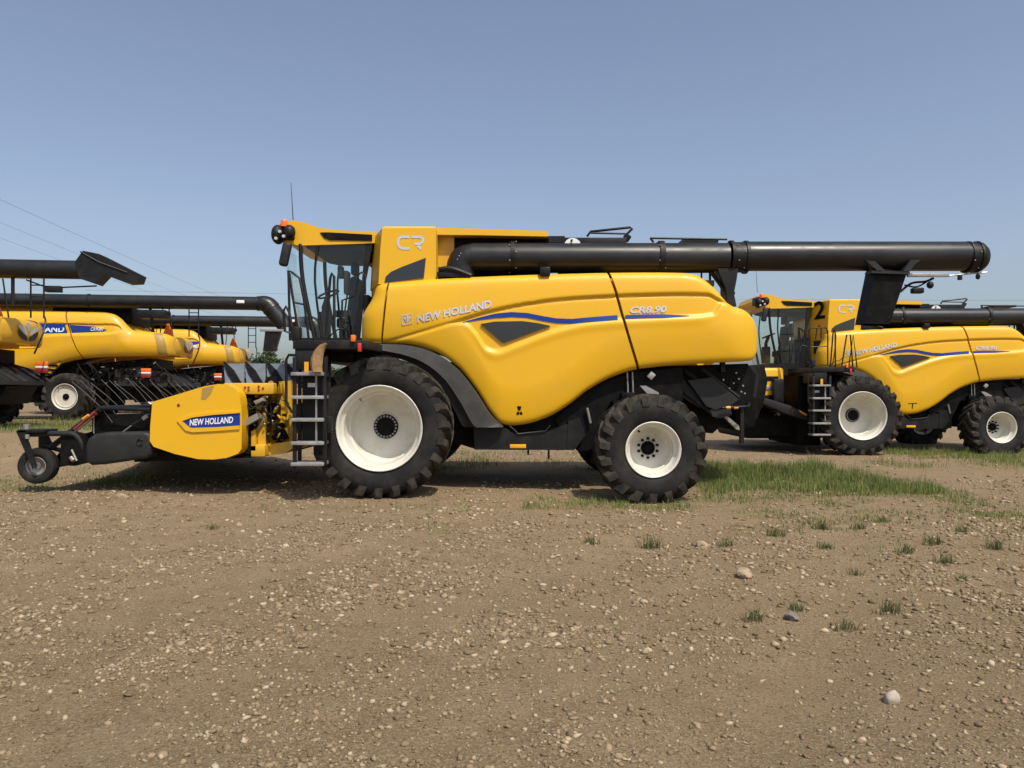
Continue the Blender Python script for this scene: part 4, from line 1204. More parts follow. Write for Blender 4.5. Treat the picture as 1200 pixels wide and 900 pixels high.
    m = MB(); m.tube([P3(164, 518, yn + 0.01) + Vector((0.045 * math.cos(a), 0, 0.045 * math.sin(a))) for a in np.linspace(0.6, 5.4, 12)], 0.010, 6)
    part('lock_ring', m, 'black', sd)
    m = MB(); m.prism(PL([(72, 508), (80, 504), (98, 508), (104, 520), (104, 542), (88, 546), (71, 545)], yn + 0.06), yn + 0.05, yn + 0.12, 0.008); m.prism(PL([(108, 486), (178, 484), (178, 506), (108, 508)], yn + 0.2), yn + 0.2, yn + 0.26, 0.008)
    sp = part('side_plate', m, 'dark_metal', r)
    m = MB()
    m.tube([P3(83, 536, yn + 0.02), P3(86, 540, yn)], 0.03, 8); m.tube([P3(84, 527, yn + 0.03), P3(90, 540, yn + 0.03)], 0.016, 6)
    part('adjuster', m, 'steel', sp)
    m = MB(); m.tube([P3(143, 507, yn + 0.1), P3(155, 498, yn + 0.1)], 0.010, 6)
    part('lift_rod', m, 'steel', sp); m = MB()
    m.box(X(164, yn), X(171, yn), yn + 0.05, yn + 0.12, Z(491.5, yn), Z(487, yn), 0.006, rot=Matrix.Rotation(R(-35), 3, 'Y'))
    part('rod_clamp', m, 'steel', sp)
    m = MB(); m.tube([P3(155, 498, yn + 0.1), P3(177, 486, yn + 0.1)], 0.025, 8)
    part('lift_cylinder', m, 'black', sp)
    # strut with red and yellow bands
    m = MB(); m.tube([P3(60, 524, yn + 0.15), P3(117, 480, yn + 0.15)], 0.045, 4); part('strut', m, 'black', sp)
    m = MB(); m.tube([P3(88, 504, yn + 0.10), P3(112, 483.5, yn + 0.10)], 0.036, 4); st = part('strut_sleeve', m, 'dark_red', sp)
    m = MB(); m.tube([P3(97, 491.5, yn + 0.06), P3(104, 486.5, yn + 0.06)], 0.022, 4); part('strut_tag', m, 'amber', st)
    m = MB(); m.tube([P3(85, 508, yn + 0.08), P3(110, 488, yn + 0.08), P3(110, 508, yn + 0.08)], 0.008, 6); part('cable', m, 'steel', sp)
    # wind guard bar with tines
    zb = Z(478.5, yn); xb = X(116, yn)
    m = MB(); m.tube([(xb, yn + 0.05, zb), (xb, yf - 0.2, zb)], 0.035, 8); m.tube([(xb, yn + 0.05, zb), P3(176, 480, yn)], 0.03, 8)
    wb = part('wind_guard_bar', m, 'black', r)
    n = 17
    t = MB(); t.tube([(0.18, 0.0, -0.22), (0, 0, 0), (-0.22, -0.02, 0.20), (-0.50, -0.04, 0.42)], 0.0045, 5)
    tm = t.mesh('tine')
    tm.materials.append(M['tine'])
    for k in range(n):
        o = bpy.data.objects.new('tine', tm); C.objects.link(o); o.parent = wb
        o.location = (xb, yn + 0.08 + (yf - yn - 0.4) * k / (n - 1), zb); o.rotation_euler = (random.uniform(-0.06, 0.06), random.uniform(-0.1, 0.1), random.uniform(-0.05, 0.05)); o.scale = (0.82, 1, 1.0)
    # gauge wheel on its fork
    gy = yn - 0.02; c = P3(45.5, 545.5, gy + 0.12)
    wh = bpy.data.objects.new('gauge_wheel', None); C.objects.link(wh); wh.parent = r; wh.location = OFF[r.name] + c; wh.rotation_euler = (0, 0, R(8))
    m = MB(); m.lathe([(-0.09, 0.135), (-0.11, 0.15), (-0.125, 0.20), (-0.11, 0.245), (-0.07, 0.262), (0, 0.266), (0.07, 0.262), (0.11, 0.245), (0.125, 0.20), (0.11, 0.15), (0.09, 0.135)], 40)
    part('tyre', m, 'rubber', wh, 45)
    m = MB(); m.lathe([(-0.095, 0.14), (-0.10, 0.13), (-0.04, 0.118), (-0.03, 0.06), (-0.07, 0.05), (-0.07, 0.003)], 28); m.lathe([(0.095, 0.14), (0.04, 0.12), (-0.03, 0.06)], 28)
    part('rim', m, 'steel', wh)
    fk = MB()
    y = gy - 0.06
    fk.prism(PL([(18.5, 505), (29, 504.5), (43, 546), (38, 549.5)], y), y, y + 0.02, 0.003); fk.prism(PL([(44, 503), (52, 503), (60, 520), (50, 548), (44, 548)], y + 0.3), y + 0.32, y + 0.34, 0.003)
    fk.box(X(20, y), X(52, y), y, y + 0.34, Z(507, y), Z(503.5, y), 0.005)
    fk.tube([P3(41, 547, y - 0.02), P3(41, 547, y + 0.36)], 0.025, 8)
    f = part('wheel_fork', fk, 'black', r)
    m = MB(); m.cyl(P3(31.5, 504, y + 0.14), P3(31.5, 497, y + 0.14), 0.045, 14); part('pivot_pin', m, 'steel', f); m = MB(); m.cyl(P3(32, 514, y + 0.0), P3(32, 509, y + 0.0), 0.03, 10)
    part('pivot_pin', m, 'steel', f)
    m = MB(); m.tube([P3(31, 509, y + 0.12), P3(78, 508, y + 0.12), P3(90, 511, y + 0.14), P3(97, 522, y + 0.16), P3(98, 534, y + 0.18)], 0.04, 8, 5)
    m.tube([P3(52, 522, y + 0.3), P3(72, 528, y + 0.3), P3(80, 512, y + 0.3)], 0.04, 6)
    part('wheel_arm', m, 'charcoal', r)
build_header()
DB[0] = D0 + 0.80

# brown pad on the top ladder step
DB[0] = D0 + 0.80
m = MB(); vs = []
ctr = [(371.5, 436), (370.5, 428), (371.5, 420), (374, 412), (378, 406), (382, 402.5)]
for i, (a, b) in enumerate(ctr):
    w = (6.5, 7.5, 7.8, 6.2, 4.6, 1.6)[i]; k = i / 5
    for s, dy in ((-1, 0.0), (-0.5, -0.07), (0.5, -0.06), (1, 0.0), (0.5, 0.05), (-0.5, 0.05)):
        vs.append(P3(a + s * w * (1 - 0.25 * k), b + s * w * 0.5 * k, -1.17) + Vector((0, dy * (1 - 0.3 * k), 0)) + FM)
m.add(vs, [(6 * i + c, 6 * i + (c + 1) % 6, 6 * i + 6 + (c + 1) % 6, 6 * i + 6 + c) for i in range(5) for c in range(6)] + [tuple(range(6)), tuple(range(30, 36))])
tag(part('curled_pad', m, 'brown', None, 60), 'brown curled pad standing on the top step of the ladder', 'pad')

# ------------------------------------------------------------------ older machines, x = 0 at the rear end, towards the front negative
def ox(px): return (np.asarray(px, float) - 215.0) / 36.0
def oz(py): return 0.95 + (458.0 - np.asarray(py, float)) / 36.0
def op(pts): return [(float(ox(a)), float(oz(b))) for a, b in pts]
o_top = pchip([(-90, 368), (-60, 366), (0, 365), (60, 364.5), (118, 365), (130, 367), (139, 373), (146, 381), (152, 386), (162, 387.5), (178, 388.5), (188, 390), (196, 393.5), (198, 395)])
o_bot = pchip([(-90, 430), (-60, 420), (-40, 424), (-15, 442), (10, 446), (40, 438), (70, 427), (97, 420.5), (140, 417.5), (180, 416.8), (192, 416), (196, 414.5), (198, 413)])
o_seam = pchip([(350, 77), (365, 79), (385, 84), (405, 91), (422, 99), (440, 106)])
o_rid = pchip([(-90, 390), (-40, 385), (20, 380), (80, 379), (130, 379), (139, 381), (143, 386), (216, 390)])
o_low = pchip([(-90, 396), (-40, 396), (30, 397), (50, 395), (80, 393), (125, 391.5), (139, 389), (143, 386), (216, 390)])
def o_dep(x, y):
    x = np.asarray(x, float); y = np.asarray(y, float); s = 1 / 36.0
    dt = (y - o_top(x)) * s; db = (o_bot(x) - y) * s
    d = 0.15 + 0.14 * np.clip(1 - dt / 0.7, 0, 1) ** 2 + 0.12 * np.exp(-np.clip(dt, 0, 9) / 0.06) + 0.14 * np.clip(1 - db / 0.5, 0, 1) ** 2 + 0.06 * np.exp(-np.clip(db, 0, 9) / 0.04)
    d = d + 0.05 * sm((y - o_rid(x)) / 1.6) * sm((o_low(x) - y) / 3.0 + 0.3)
    q = np.clip(1 - (197.4 - x) * s / 0.42, 0, 1)
    return d + 0.48 * (1 - np.sqrt(np.clip(1 - q * q, 0, 1)))
def osurf(eps): return lambda x, y: Vector((float(ox(x)), float(o_dep(x, y)) - eps, float(oz(y))))
def leaf_logo(sf, cx, cy, w, h):
    a, b = MB(), MB()
    def lobe(mb, pts):
        r = flatpoly([(cx + w * p, cy + h * q) for p, q in pts], sf); mb.add(r.v, r.f)
    lobe(a, [(-0.5, -0.25), (-0.35, -0.42), (-0.12, -0.1), (-0.06, 0.2), (-0.3, 0.0)])
    lobe(a, [(0.5, -0.25), (0.35, -0.40), (0.12, -0.1), (0.06, 0.2), (0.3, 0.0)])
    lobe(a, [(0.0, -0.52), (0.13, -0.38), (0.05, -0.16), (0.0, 0.0), (-0.05, -0.16), (-0.13, -0.38)])
    lobe(b, [(-0.5, -0.15), (-0.3, 0.06), (-0.07, 0.27), (-0.05, 0.5), (-0.3, 0.40), (-0.46, 0.15)])
    lobe(b, [(0.5, -0.15), (0.3, 0.06), (0.07, 0.27), (0.05, 0.5), (0.3, 0.40), (0.46, 0.15)])
    return a, b
def tail_lamp(root, x, y, z, s=0.30):
    m = MB(); m.box(x, x + s, y, y + 0.06, z, z + s * 0.42, 0.01)
    o = part('tail_lamp', m, 'dark_red', root)
    m = MB(); m.box(x, x + s, y, y + 0.06, z + s * 0.44, z + s * 0.62, 0.006); part('lamp_stripe', m, 'white', o)
    m = MB(); m.box(x - 0.005, x + s + 0.005, y, y + 0.06, z + s * 0.64, z + s * 1.02, 0.01); part('lamp_lens', m, 'orange', o)
    m = MB(); m.box(x + s * 0.3, x + s * 0.7, y + 0.061, y + 0.12, z - 0.35, z + s * 0.8, 0.01); m.tube([(x + s * 0.5, y + 0.1, z - 0.3), (x + s * 0.5, y + 0.7, z - 0.3)], 0.03, 6); part('lamp_arm', m, 'dark_metal', o)
def build_old(root, variant):
    yl = 'yellow_old'
    if 'oB' not in TY:
        kB = dict(top=o_top, bot=o_bot, xl=lambda y: np.full_like(np.asarray(y, float), -88.0), xr=lambda y: o_seam(y) - 0.7, dep=o_dep, nu=90, nv=60, tox=ox, toz=oz)
        kC = dict(top=o_top, bot=o_bot, xl=lambda y: o_seam(y) + 0.8, xr=lambda y: np.full_like(np.asarray(y, float), 197.0), dep=o_dep, nu=90, nv=60, tox=ox, toz=oz)
        TY['oB'] = panel(**kB); TY['oC'] = panel(**kC); kB.update(nu=40, nv=24); kC.update(nu=40, nv=24)
        TY['oBm'] = panel(**kB, mirror=True); TY['oCm'] = panel(**kC, mirror=True)
    sp = part('side_panel', TY['oB'], yl, root); rp = part('rear_panel', TY['oC'], yl, root)
    part('side_panel', TY['oBm'], yl, root); part('rear_panel', TY['oCm'], yl, root)
    xs = list(range(-84, 182, 7))
    m = MB(); m.prism(op([(x, float(o_top(x)) + 3) for x in xs] + [(x, float(o_bot(x)) - 4) for x in xs[::-1]]), 0.55, YM - 0.55, 0.04)
    part('body_core', m, yl, root)
    # rounded rear face closing the hood, with the leaf emblem on it
    xe0 = float(ox(197.0)); m = MB(); vs = []; nk = 12
    for k in range(nk + 1):
        y = 0.66 + (YM - 1.32) * k / nk; t = abs(2 * k / nk - 1)
        for py, inx in ((393.4, 0.10), (395.5, 0.03), (400, 0.0), (407, 0.0), (413, 0.03), (415.5, 0.10)):
            vs.append((xe0 + 0.16 * (1 - t ** 2.4) - inx, y, float(oz(py - 1.0 * (1 - t * t)))))
    m.add(vs, [(6 * k + c, 6 * k + c + 1, 6 * k + 7 + c, 6 * k + 6 + c) for k in range(nk) for c in range(5)])
    m.box(xe0 - 0.5, xe0 - 0.12, 0.68, YM - 0.68, float(oz(415.2)), float(oz(393.8)))
    rface = part('rear_hood', m, yl, root, 50)
    # faded band and leaf emblem on the rear hood
    b = [(183, 389.5), (193, 390.5), (200, 402), (202, 415), (192, 415.6), (190.5, 402)]
    pts = densify([(181, 389.4), (184.5, 396), (186.5, 404), (187.2, 415.6)], 4)
    bm_ = MB()
    for k in range(8):
        q = ribbon([(a - 4.2 + 1.2 * k, b) for a, b in densify(pts, 2)], 1.25, osurf(0.008)); bm_.add(q.v, q.f)
    part('faded_band', bm_, 'yellow_stain', rp, 60)
    la, lb = leaf_logo(lambda a, b: Vector((xe0 + 0.168, 1.70 + (a - 207) * 0.10, float(oz(b)))), 207, 404, 10.5, 17)
    part('leaf_emblem', la, 'silver', rface, 0); part('leaf_emblem', lb, 'dark_red' if variant == 2 else 'charcoal', rface, 0)
    sf = osurf(0.008); sf2 = osurf(0.016)
    if variant == 2:
        part('name_band', flatpoly([(0, 381.5), (40, 380.5), (78, 379.8), (78.8, 377.5), (82.5, 390.6), (40, 391.6), (0, 393)], sf), 'blue', sp, 0)
        part('name_band', flatpoly([(84.5, 379.2), (86, 381.2), (110, 382.6), (126, 386.4), (122, 388.4), (100, 389.6), (87.3, 390.4)], sf), 'blue', rp, 0)
        part('maker_lettering', text_on('NEW HOLLAND', (8, 391.3), (79, 389.6), 7.2, sf2, 0.026), 'white', sp, 0)
        part('model_lettering', text_on('CR9080', (108, 388.0), (122, 387.4), 4.2, sf2, 0.01, 0.25), 'white', rp, 0)
    elif variant == 3:
        part('name_plate', flatpoly([(121, 383.5), (143, 384), (144, 391), (141, 395.5), (120, 395)], sf), 'blue', rp, 0)
        part('model_lettering', text_on('CR8090', (121.5, 394.5), (139.5, 394.8), 5.2, sf2, 0.02, 0.1), 'white', rp, 0)
    else:
        part('name_band', flatpoly([(0, 381.5), (40, 380.5), (78, 379.8), (82.5, 390.6), (40, 391.6), (0, 393)], sf), 'blue', sp, 0)
        part('maker_lettering', text_on('NEW HOLLAND', (8, 391.3), (79, 389.6), 7.2, sf2, 0.026), 'white', sp, 0)
    # louvred yellow grille below the panel
    m = MB(); m.prism(op([(40, 427), (72, 417), (76, 423), (60, 440), (44, 441)]), 0.30, 0.42, 0.02); g = part('grille', m, yl, root)
    for k in range(4):
        m = MB(); m.tube([Vector((float(ox(45 + k)), 0.28, float(oz(422 + 4.6 * k)))), Vector((float(ox(73 - 2.6 * k)), 0.28, float(oz(423 + 5.4 * k))))], 0.035, 5); part('louvre', m, 'dark_metal', g)
    # dark machinery
    m = MB(); m.prism(op([(-60, 425), (60, 430), (172, 419), (172, 440), (130, 450), (60, 455), (-60, 455)]), 0.6, YM - 0.6)
    m.prism(op([(-60, 455), (50, 455), (50, 472), (-60, 472)]), 0.8, YM - 0.8)
    part('chassis', m, 'dark_metal', root)
    m = MB()
    for k in range(46):
        a = random.uniform(90, 185); b = random.uniform(422, 452); y = random.uniform(0.35, 0.6); w = random.uniform(2, 7); h = random.uniform(1, 5)
        m.box(float(ox(a)), float(ox(a + w)), y, 0.7, float(oz(b + h)), float(oz(b)), 0, rot=Matrix.Rotation(random.uniform(-0.7, 0.7), 3, 'Y'))
    for k in range(12):
        a = random.uniform(90, 190); b = random.uniform(422, 440)
        m.tube([Vector((float(ox(a)), 0.4, float(oz(b)))), Vector((float(ox(a + random.uniform(-15, 15))), 0.36, float(oz(b + 12)))), Vector((float(ox(a + random.uniform(-20, 20))), 0.4, float(oz(b + 22))))], 0.025, 5, 3)
    tag(part('machinery', m, 'dark_metal', root), kind='stuff')
    m = MB()
    for k in range(12):
        a = random.uniform(100, 185); b = random.uniform(422, 450)
        m.box(float(ox(a)), float(ox(a + random.uniform(1, 4))), 0.33, 0.36, float(oz(b + 1)), float(oz(b)), 0, rot=Matrix.Rotation(random.uniform(-0.7, 0.7), 3, 'Y'))
    tag(part('linkage', m, 'steel', root), kind='stuff')
    # straw chute sticking out at the rear
    m = MB(); m.prism(op([(130, 433), (160, 429), (188, 437), (206, 449), (206, 452.5), (180, 453), (130, 452)]), 0.55, YM - 0.55, 0.02)
    sc = part('straw_chute', m, 'charcoal', root)
    m = MB(); m.prism(op([(140, 453.2), (198, 453.7), (190, 470), (148, 472)]), 0.9, YM - 0.9, 0.02); part('spreader_box', m, 'dark_metal', sc)
    m = MB()
    for k in range(5):
        y = 0.7 + k * 0.45; m.tube([Vector((float(ox(160)), y, float(oz(428.6)))), Vector((float(ox(188)), y, float(oz(436.6)))), Vector((float(ox(206)), y, float(oz(448.6))))], 0.025, 5)
    part('chute_rib', m, 'dark_metal', sc)
    # rear ladder and rails
    m = MB()
    yl0 = 2.0
    for xx in (-0.42, -0.10):
        m.tube([(xx, yl0, 3.9), (xx, yl0, 2.85)], 0.022, 6)
    for z in (3.1, 3.4, 3.7):
        m.tube([(-0.42, yl0, z), (-0.10, yl0, z)], 0.018, 5)
    m.tube([(-0.10, yl0, 2.9), (-0.06, yl0, 2.75), (-0.04, yl0 - 0.2, 2.4), (-0.2, yl0 - 0.3, 1.9)], 0.022, 6, 3)
    m.tube([(-0.42, yl0, 3.88), (-1.3, yl0, 3.88), (-1.4, yl0, 2.8)], 0.020, 6); m.tube([(-1.1, yl0, 3.86), (-0.95, yl0, 2.8)], 0.02, 6)
    part('rear_ladder', m, 'black', root)
    m = MB(); m.add([(-1.06, 1.15, 2.80), (-0.68, 1.15, 2.80), (-0.84, 1.15, 3.24), (-0.90, 1.15, 3.24), (-1.06, 1.19, 2.80), (-0.68, 1.19, 2.80), (-0.84, 1.19, 3.24), (-0.90, 1.19, 3.24)], [(0, 1, 2, 3), (4, 5, 6, 7), (0, 1, 5, 4), (1, 2, 6, 5), (2, 3, 7, 6), (3, 0, 4, 7)])
    part('slow_vehicle_triangle', m, 'orange', root)
    if variant == 1: tail_lamp(root, -0.45, 2.3, 1.42)
    else: tail_lamp(root, -1.45, 0.28, 1.38)
    # tank, deck and auger
    m = MB(); m.box(-7.0, -4.4, 0.6, YM - 0.6, 3.3, 4.1, 0.03); part('tank_wall', m, yl, root)
    m = MB(); m.box(-4.4, -1.9, 0.75, YM - 0.75, 3.2, 3.75, 0.05); m.box(-7.0, -2.2, 0.9, YM - 0.9, 4.0, 4.15, 0.05); part('engine_deck', m, 'dark_metal', root)
    ya, za, r = 0.40, 3.88, 0.225
    xe = 2.35 if variant != 1 else 1.6
    m = MB(); m.lathe([(-6.6, 0.003), (-6.6, r), (xe, r), (xe, 0.003)], 32, (0, ya, za), 'x'); au = part('auger_tube', m, 'black_paint', root, 50)
    for x in (-3.1, xe - 0.1 if variant != 1 else -0.45):
        m = MB(); m.lathe([(x - 0.03, r - 0.01), (x - 0.03, r + 0.02), (x + 0.03, r + 0.02), (x + 0.03, r - 0.01)], 32, (0, ya, za), 'x')
        part('auger_flange', m, 'black', au)
    m = MB(); m.tube([(-1.2, ya, za - 0.2), (-1.2, ya + 0.3, 2.9)], 0.05, 8); m.box(-1.6, -0.7, ya - 0.1, ya + 0.5, 3.35, 3.62, 0.03); part('auger_cradle', m, 'black', root)
    if variant == 1:
        def shift(q): q.v = [(v[0] + 0.62, v[1], v[2]) for v in q.v]
        m = MB(); m.prism([(0.90, za - 0.24), (0.80, za + 0.16), (0.98, za + 0.43), (1.35, za + 0.36), (2.28, za - 0.12), (2.22, za - 0.30), (1.95, za - 0.32), (1.45, za - 0.13), (1.25, za - 0.36)], ya - 0.24, ya + 0.24, 0.04, 2)
        shift(m); part('auger_spout', m, 'black', au)
        m = MB(); m.prism([(1.98, za - 0.28), (2.265, za - 0.13), (2.22, za - 0.28)], ya - 0.2, ya + 0.2); shift(m); part('spout_mouth', m, 'dark_metal', au)
        m = MB(); m.tube([(0.93, ya - 0.25, za + 0.40), (1.35, ya - 0.26, za + 0.16), (2.0, ya - 0.25, za - 0.08)], 0.02, 6); shift(m); part('spout_rib', m, 'black', au)
        m = MB(); m.tube([(-0.4, ya, za - 0.26), (0.1, ya, za - 0.45), (1.2, ya, za - 0.38)], 0.02, 6); m.box(0.05, 0.4, ya - 0.08, ya + 0.08, za - 0.55, za - 0.40, 0.01); m.tube([(-0.7, ya, za - 0.2), (-0.7, ya, 3.0)], 0.04, 6)
        shift(m); part('spout_cylinder', m, 'black', au)
    else:
        m = MB(); m.tube([(xe - 0.05, ya, za), (xe + 0.10, ya, za), (xe + 0.24, ya, za - 0.06), (xe + 0.34, ya, za - 0.18)], r * 1.10, 24, 4, r * 1.35)
        m.tube([(xe + 0.22, ya, za - 0.04), (xe + 0.80, ya, za - 0.74)], r * 1.28, 24, 0, r * 1.22)
        part('auger_spout', m, 'black_paint', au, 50)
        m = MB(); m.add([(xe + 0.16, ya - 0.16, za - 0.92), (xe + 0.66, ya - 0.16, za - 0.92), (xe + 0.66, ya + 0.16, za - 0.92), (xe + 0.16, ya + 0.16, za - 0.92), (xe + 0.08, ya - 0.13, za - 1.60), (xe + 0.48, ya - 0.13, za - 1.60), (xe + 0.48, ya + 0.13, za - 1.60), (xe + 0.08, ya + 0.13, za - 1.60)],
                  [(0, 1, 5, 4), (1, 2, 6, 5), (2, 3, 7, 6), (3, 0, 4, 7), (0, 1, 2, 3), (4, 5, 6, 7)])
        part('spout_flap', m, 'black', au)
        m = MB(); m.box(xe + 0.0, xe + 0.75, ya - 0.2, ya - 0.14, za - 0.95, za - 0.87, 0.01); part('spout_bar', m, 'steel', au)
        m = MB(); m.box(xe - 0.75, xe - 0.5, ya - r - 0.01, ya - r + 0.03, za - 0.02, za + 0.08, 0.005); part('tube_label', m, 'white', au)
        m = MB(); m.tube([(-0.6, ya, za - 0.2), (-0.6, ya, za - 0.32)], 0.02, 6); m.ball((-0.6, ya, za - 0.38), 0.06, 0.06, 0.07, 8); part('auger_lamp', m, 'black', au)
    # wheels and axles
    xr = -1.9 if variant == 1 else -3.7
    wheel(root, (xr, 0.0, 0.76), 'old', R(-6)); wheel(root, (xr, YM, 0.76), 'old', math.pi - R(6))
    wheel(root, (-7.6, 0.0, 1.02), 'front'); wheel(root, (-7.6, YM, 1.02), 'front', math.pi)
    m = MB(); m.box(xr - 0.12, xr + 0.12, 0.3, YM - 0.3, 0.64, 0.88, 0.02); m.box(xr - 0.3, xr + 0.3, 1.2, 2.5, 0.7, 1.3, 0.02)
    part('rear_axle', m, 'dark_metal', root)
    m = MB(); m.cyl((-7.6, 0.3, 1.02), (-7.6, YM - 0.3, 1.02), 0.2, 12); part('front_axle', m, 'dark_metal', root)
    build_cab(root, -7.6 - X(444, 0.0))
for v, (xr, yd), lab in ((1, (-11.85, 18.1), 'old yellow combine with black slanted auger spout and grey leaf emblem on its rounded rear'),
                         (2, (-10.7, 25.2), 'old yellow combine with long blue name band on its side, beyond the slanted auger spout'),
                         (3, (-11.0, 32.2), 'old yellow combine lettered CR8090 on a small blue plate')):
    b = Vector((xr - 4.0, yd + YM / 2, 0.60)); yw = R(7)
    piv = Vector((xr - 0.6, yd, 0.60)); bb = piv + Matrix.Rotation(yw, 3, 'Z') @ (b - piv)
    o = thing('combine_harvester', lab, 'combine harvester', bb, yw, 'yellow combines parked on the lot', Vector((xr, yd, 0.60)) - b)
    build_old(o, v)

# ------------------------------------------------------------------ trees
def make_tree(name, label, px, d, zbase, h, w, n, seed, group=None):
    rr = np.random.default_rng(seed)
    x = (px - 600) * d / FPX
    t = thing(name, label, 'tree', (x, d, zbase), 0, group)
    m = MB(); m.tube([(0, 0, 0), (0.02 * h, 0, 0.25 * h), (0, 0, 0.55 * h)], 0.035 * h, 7, 3, 0.015 * h)
    for k in range(5):
        a = k * 1.3; m.tube([(0, 0, (0.25 + 0.06 * k) * h), (0.28 * w * math.cos(a), 0.28 * w * math.sin(a), (0.5 + 0.08 * k) * h)], 0.012 * h, 5, 0, 0.005 * h)
    part('trunk', m, 'bark', t)
    cl = rr.normal(0, 1, (26, 3)); cl /= np.linalg.norm(cl, axis=1)[:, None]; cl *= (0.35 + 0.65 * rr.random((26, 1)) ** 0.5)
    cl = cl * np.array([w * 0.40, w * 0.40, h * 0.36]) + np.array([0, 0, h * 0.60])
    c = cl[rr.integers(0, 26, n)] + rr.normal(0, 1, (n, 3)) * np.array([w, w, h * 0.8]) * 0.085
    c[:, 2] = np.clip(c[:, 2], 0.12 * h, None)
    s = h * 0.035 * (0.6 + 0.8 * rr.random((n, 1)))
    u = rr.normal(0, 1, (n, 3)); u /= np.linalg.norm(u, axis=1)[:, None]
    v = np.cross(u, rr.normal(0, 1, (n, 3))); v /= np.linalg.norm(v, axis=1)[:, None]
    V = np.stack([c - u * s, c + v * s * 0.5, c + u * s, c - v * s * 0.5], 1).reshape(-1, 3)
    F = np.arange(4 * n).reshape(-1, 4)
    me = np_mesh(bpy.data.meshes.new('crown'), V, F)
    part('crown', me, 'tree_leaf', t)
make_tree('leafy_tree', 'round leafy tree standing alone in the distance beyond the grey guard panels', 308, 140, 0.0, 8.8, 6.6, 5500, 1)
make_tree('shrub', 'light green shrub seen through the gap between ladder and front tyre', 391, 46, 0.3, 2.7, 2.4, 2600, 2)
make_tree('leafy_tree', 'low wide tree on the horizon beside the round leafy tree', 333, 165, 0.0, 5.0, 9.0, 1800, 11)

# ------------------------------------------------------------------ overhead wires
def wire(p0, p1, d0, d1, label, r=0.012, sag=0.4):
    a = Vector(((p0[0] - 600) * d0 / FPX, d0, CAMZ + (HOR - p0[1]) * d0 / FPX)); b = Vector(((p1[0] - 600) * d1 / FPX, d1, CAMZ + (HOR - p1[1]) * d1 / FPX))
    m = MB(); m.tube([a + (b - a) * t - Vector((0, 0, sag * 4 * t * (1 - t))) for t in np.linspace(0, 1, 16)], r, 4)
    o = part('overhead_wire', m, 'wire', None)
    tag(o, label, 'wire', 'overhead power wires')
wire((-60, 206), (330, 375), 45, 120, 'uppermost thin power wire slanting down towards the horizon', 0.010)
wire((-60, 236), (330, 385), 45, 120, 'middle thin power wire slanting below the uppermost one', 0.008)
wire((-60, 256), (330, 392), 45, 120, 'lowest of the three slanting thin power wires', 0.008)
wire((100, 340), (1300, 352), 140, 140, 'thin level power wire running along the horizon', 0.02, 0.5)

# ------------------------------------------------------------------ gravel
ico = bmesh.new(); bmesh.ops.create_icosphere(ico, subdivisions=1, radius=1)
icoV = np.array([v.co[:] for v in ico.verts]); icoF = np.array([[v.index for v in f.verts] for f in ico.faces]); ico.free()
def stones(x, y, rad, flat=0.6, jit=0.30):
    n = len(x); k = len(icoV)
    v = icoV[None] * (1 + rng.normal(0, jit, (n, k, 1)))
    sc = np.stack([0.75 + 0.6 * rng.random(n), 0.75 + 0.5 * rng.random(n), flat * (0.7 + 0.6 * rng.random(n))], -1)[:, None]
    v = v * sc * rad[:, None, None]
    tl = rng.normal(0, 0.25, n)[:, None]
    v = np.stack([v[..., 0], v[..., 1] * np.cos(tl) - v[..., 2] * np.sin(tl), v[..., 1] * np.sin(tl) + v[..., 2] * np.cos(tl)], -1)
    a = rng.random(n) * 6.283; ca, sa = np.cos(a)[:, None], np.sin(a)[:, None]
    v = np.stack([v[..., 0] * ca - v[..., 1] * sa, v[..., 0] * sa + v[..., 1] * ca, v[..., 2]], -1)
    z = H(x, y) + rad * flat * 0.30
    v += np.stack([x, y, z], -1)[:, None]
    F = (icoF[None] + (np.arange(n) * k)[:, None, None]).reshape(-1, 3)
    return v.reshape(-1, 3), F
def scatter(n, y0, y1, r0, r1, pw):
    y = y0 + (y1 - y0) * rng.random(n * 3); x = (rng.random(n * 3) * 2 - 1) * (0.74 * y + 0.8)
    dens = 0.30 + 0.70 * sst(0.40, 0.72, 0.6 * vnoise(x, y, 0.9, 4) + 0.4 * vnoise(x, y, 2.7, 5)) 
    dens = dens * (1 - 0.82 * np.clip(rut(x, y), 0, 1))
    keep = rng.random(n * 3) < dens
    x, y = x[keep][:n], y[keep][:n]
    rad = r0 * (r1 / r0) ** (rng.random(len(x)) ** pw)
    return x, y, rad
Vs, Fs, off = [], [], 0
for a in ((36000, 2.3, 5.0, 0.0025, 0.020, 3.2), (36000, 4.6, 9.0, 0.0045, 0.028, 3.4), (14000, 8.5, 13.5, 0.008, 0.036, 3.4), (2600, 13, 22, 0.014, 0.04, 2.0)):
    v, f = stones(*scatter(*a)); Vs.append(v); Fs.append(f + off); off += len(v)
me = np_mesh(bpy.data.meshes.new('gravel'), np.concatenate(Vs), np.concatenate(Fs))
gr = part('gravel', me, 'pebble', None, 0)
tag(gr, 'loose brown and tan gravel strewn over the dirt yard', 'gravel', kind='stuff')

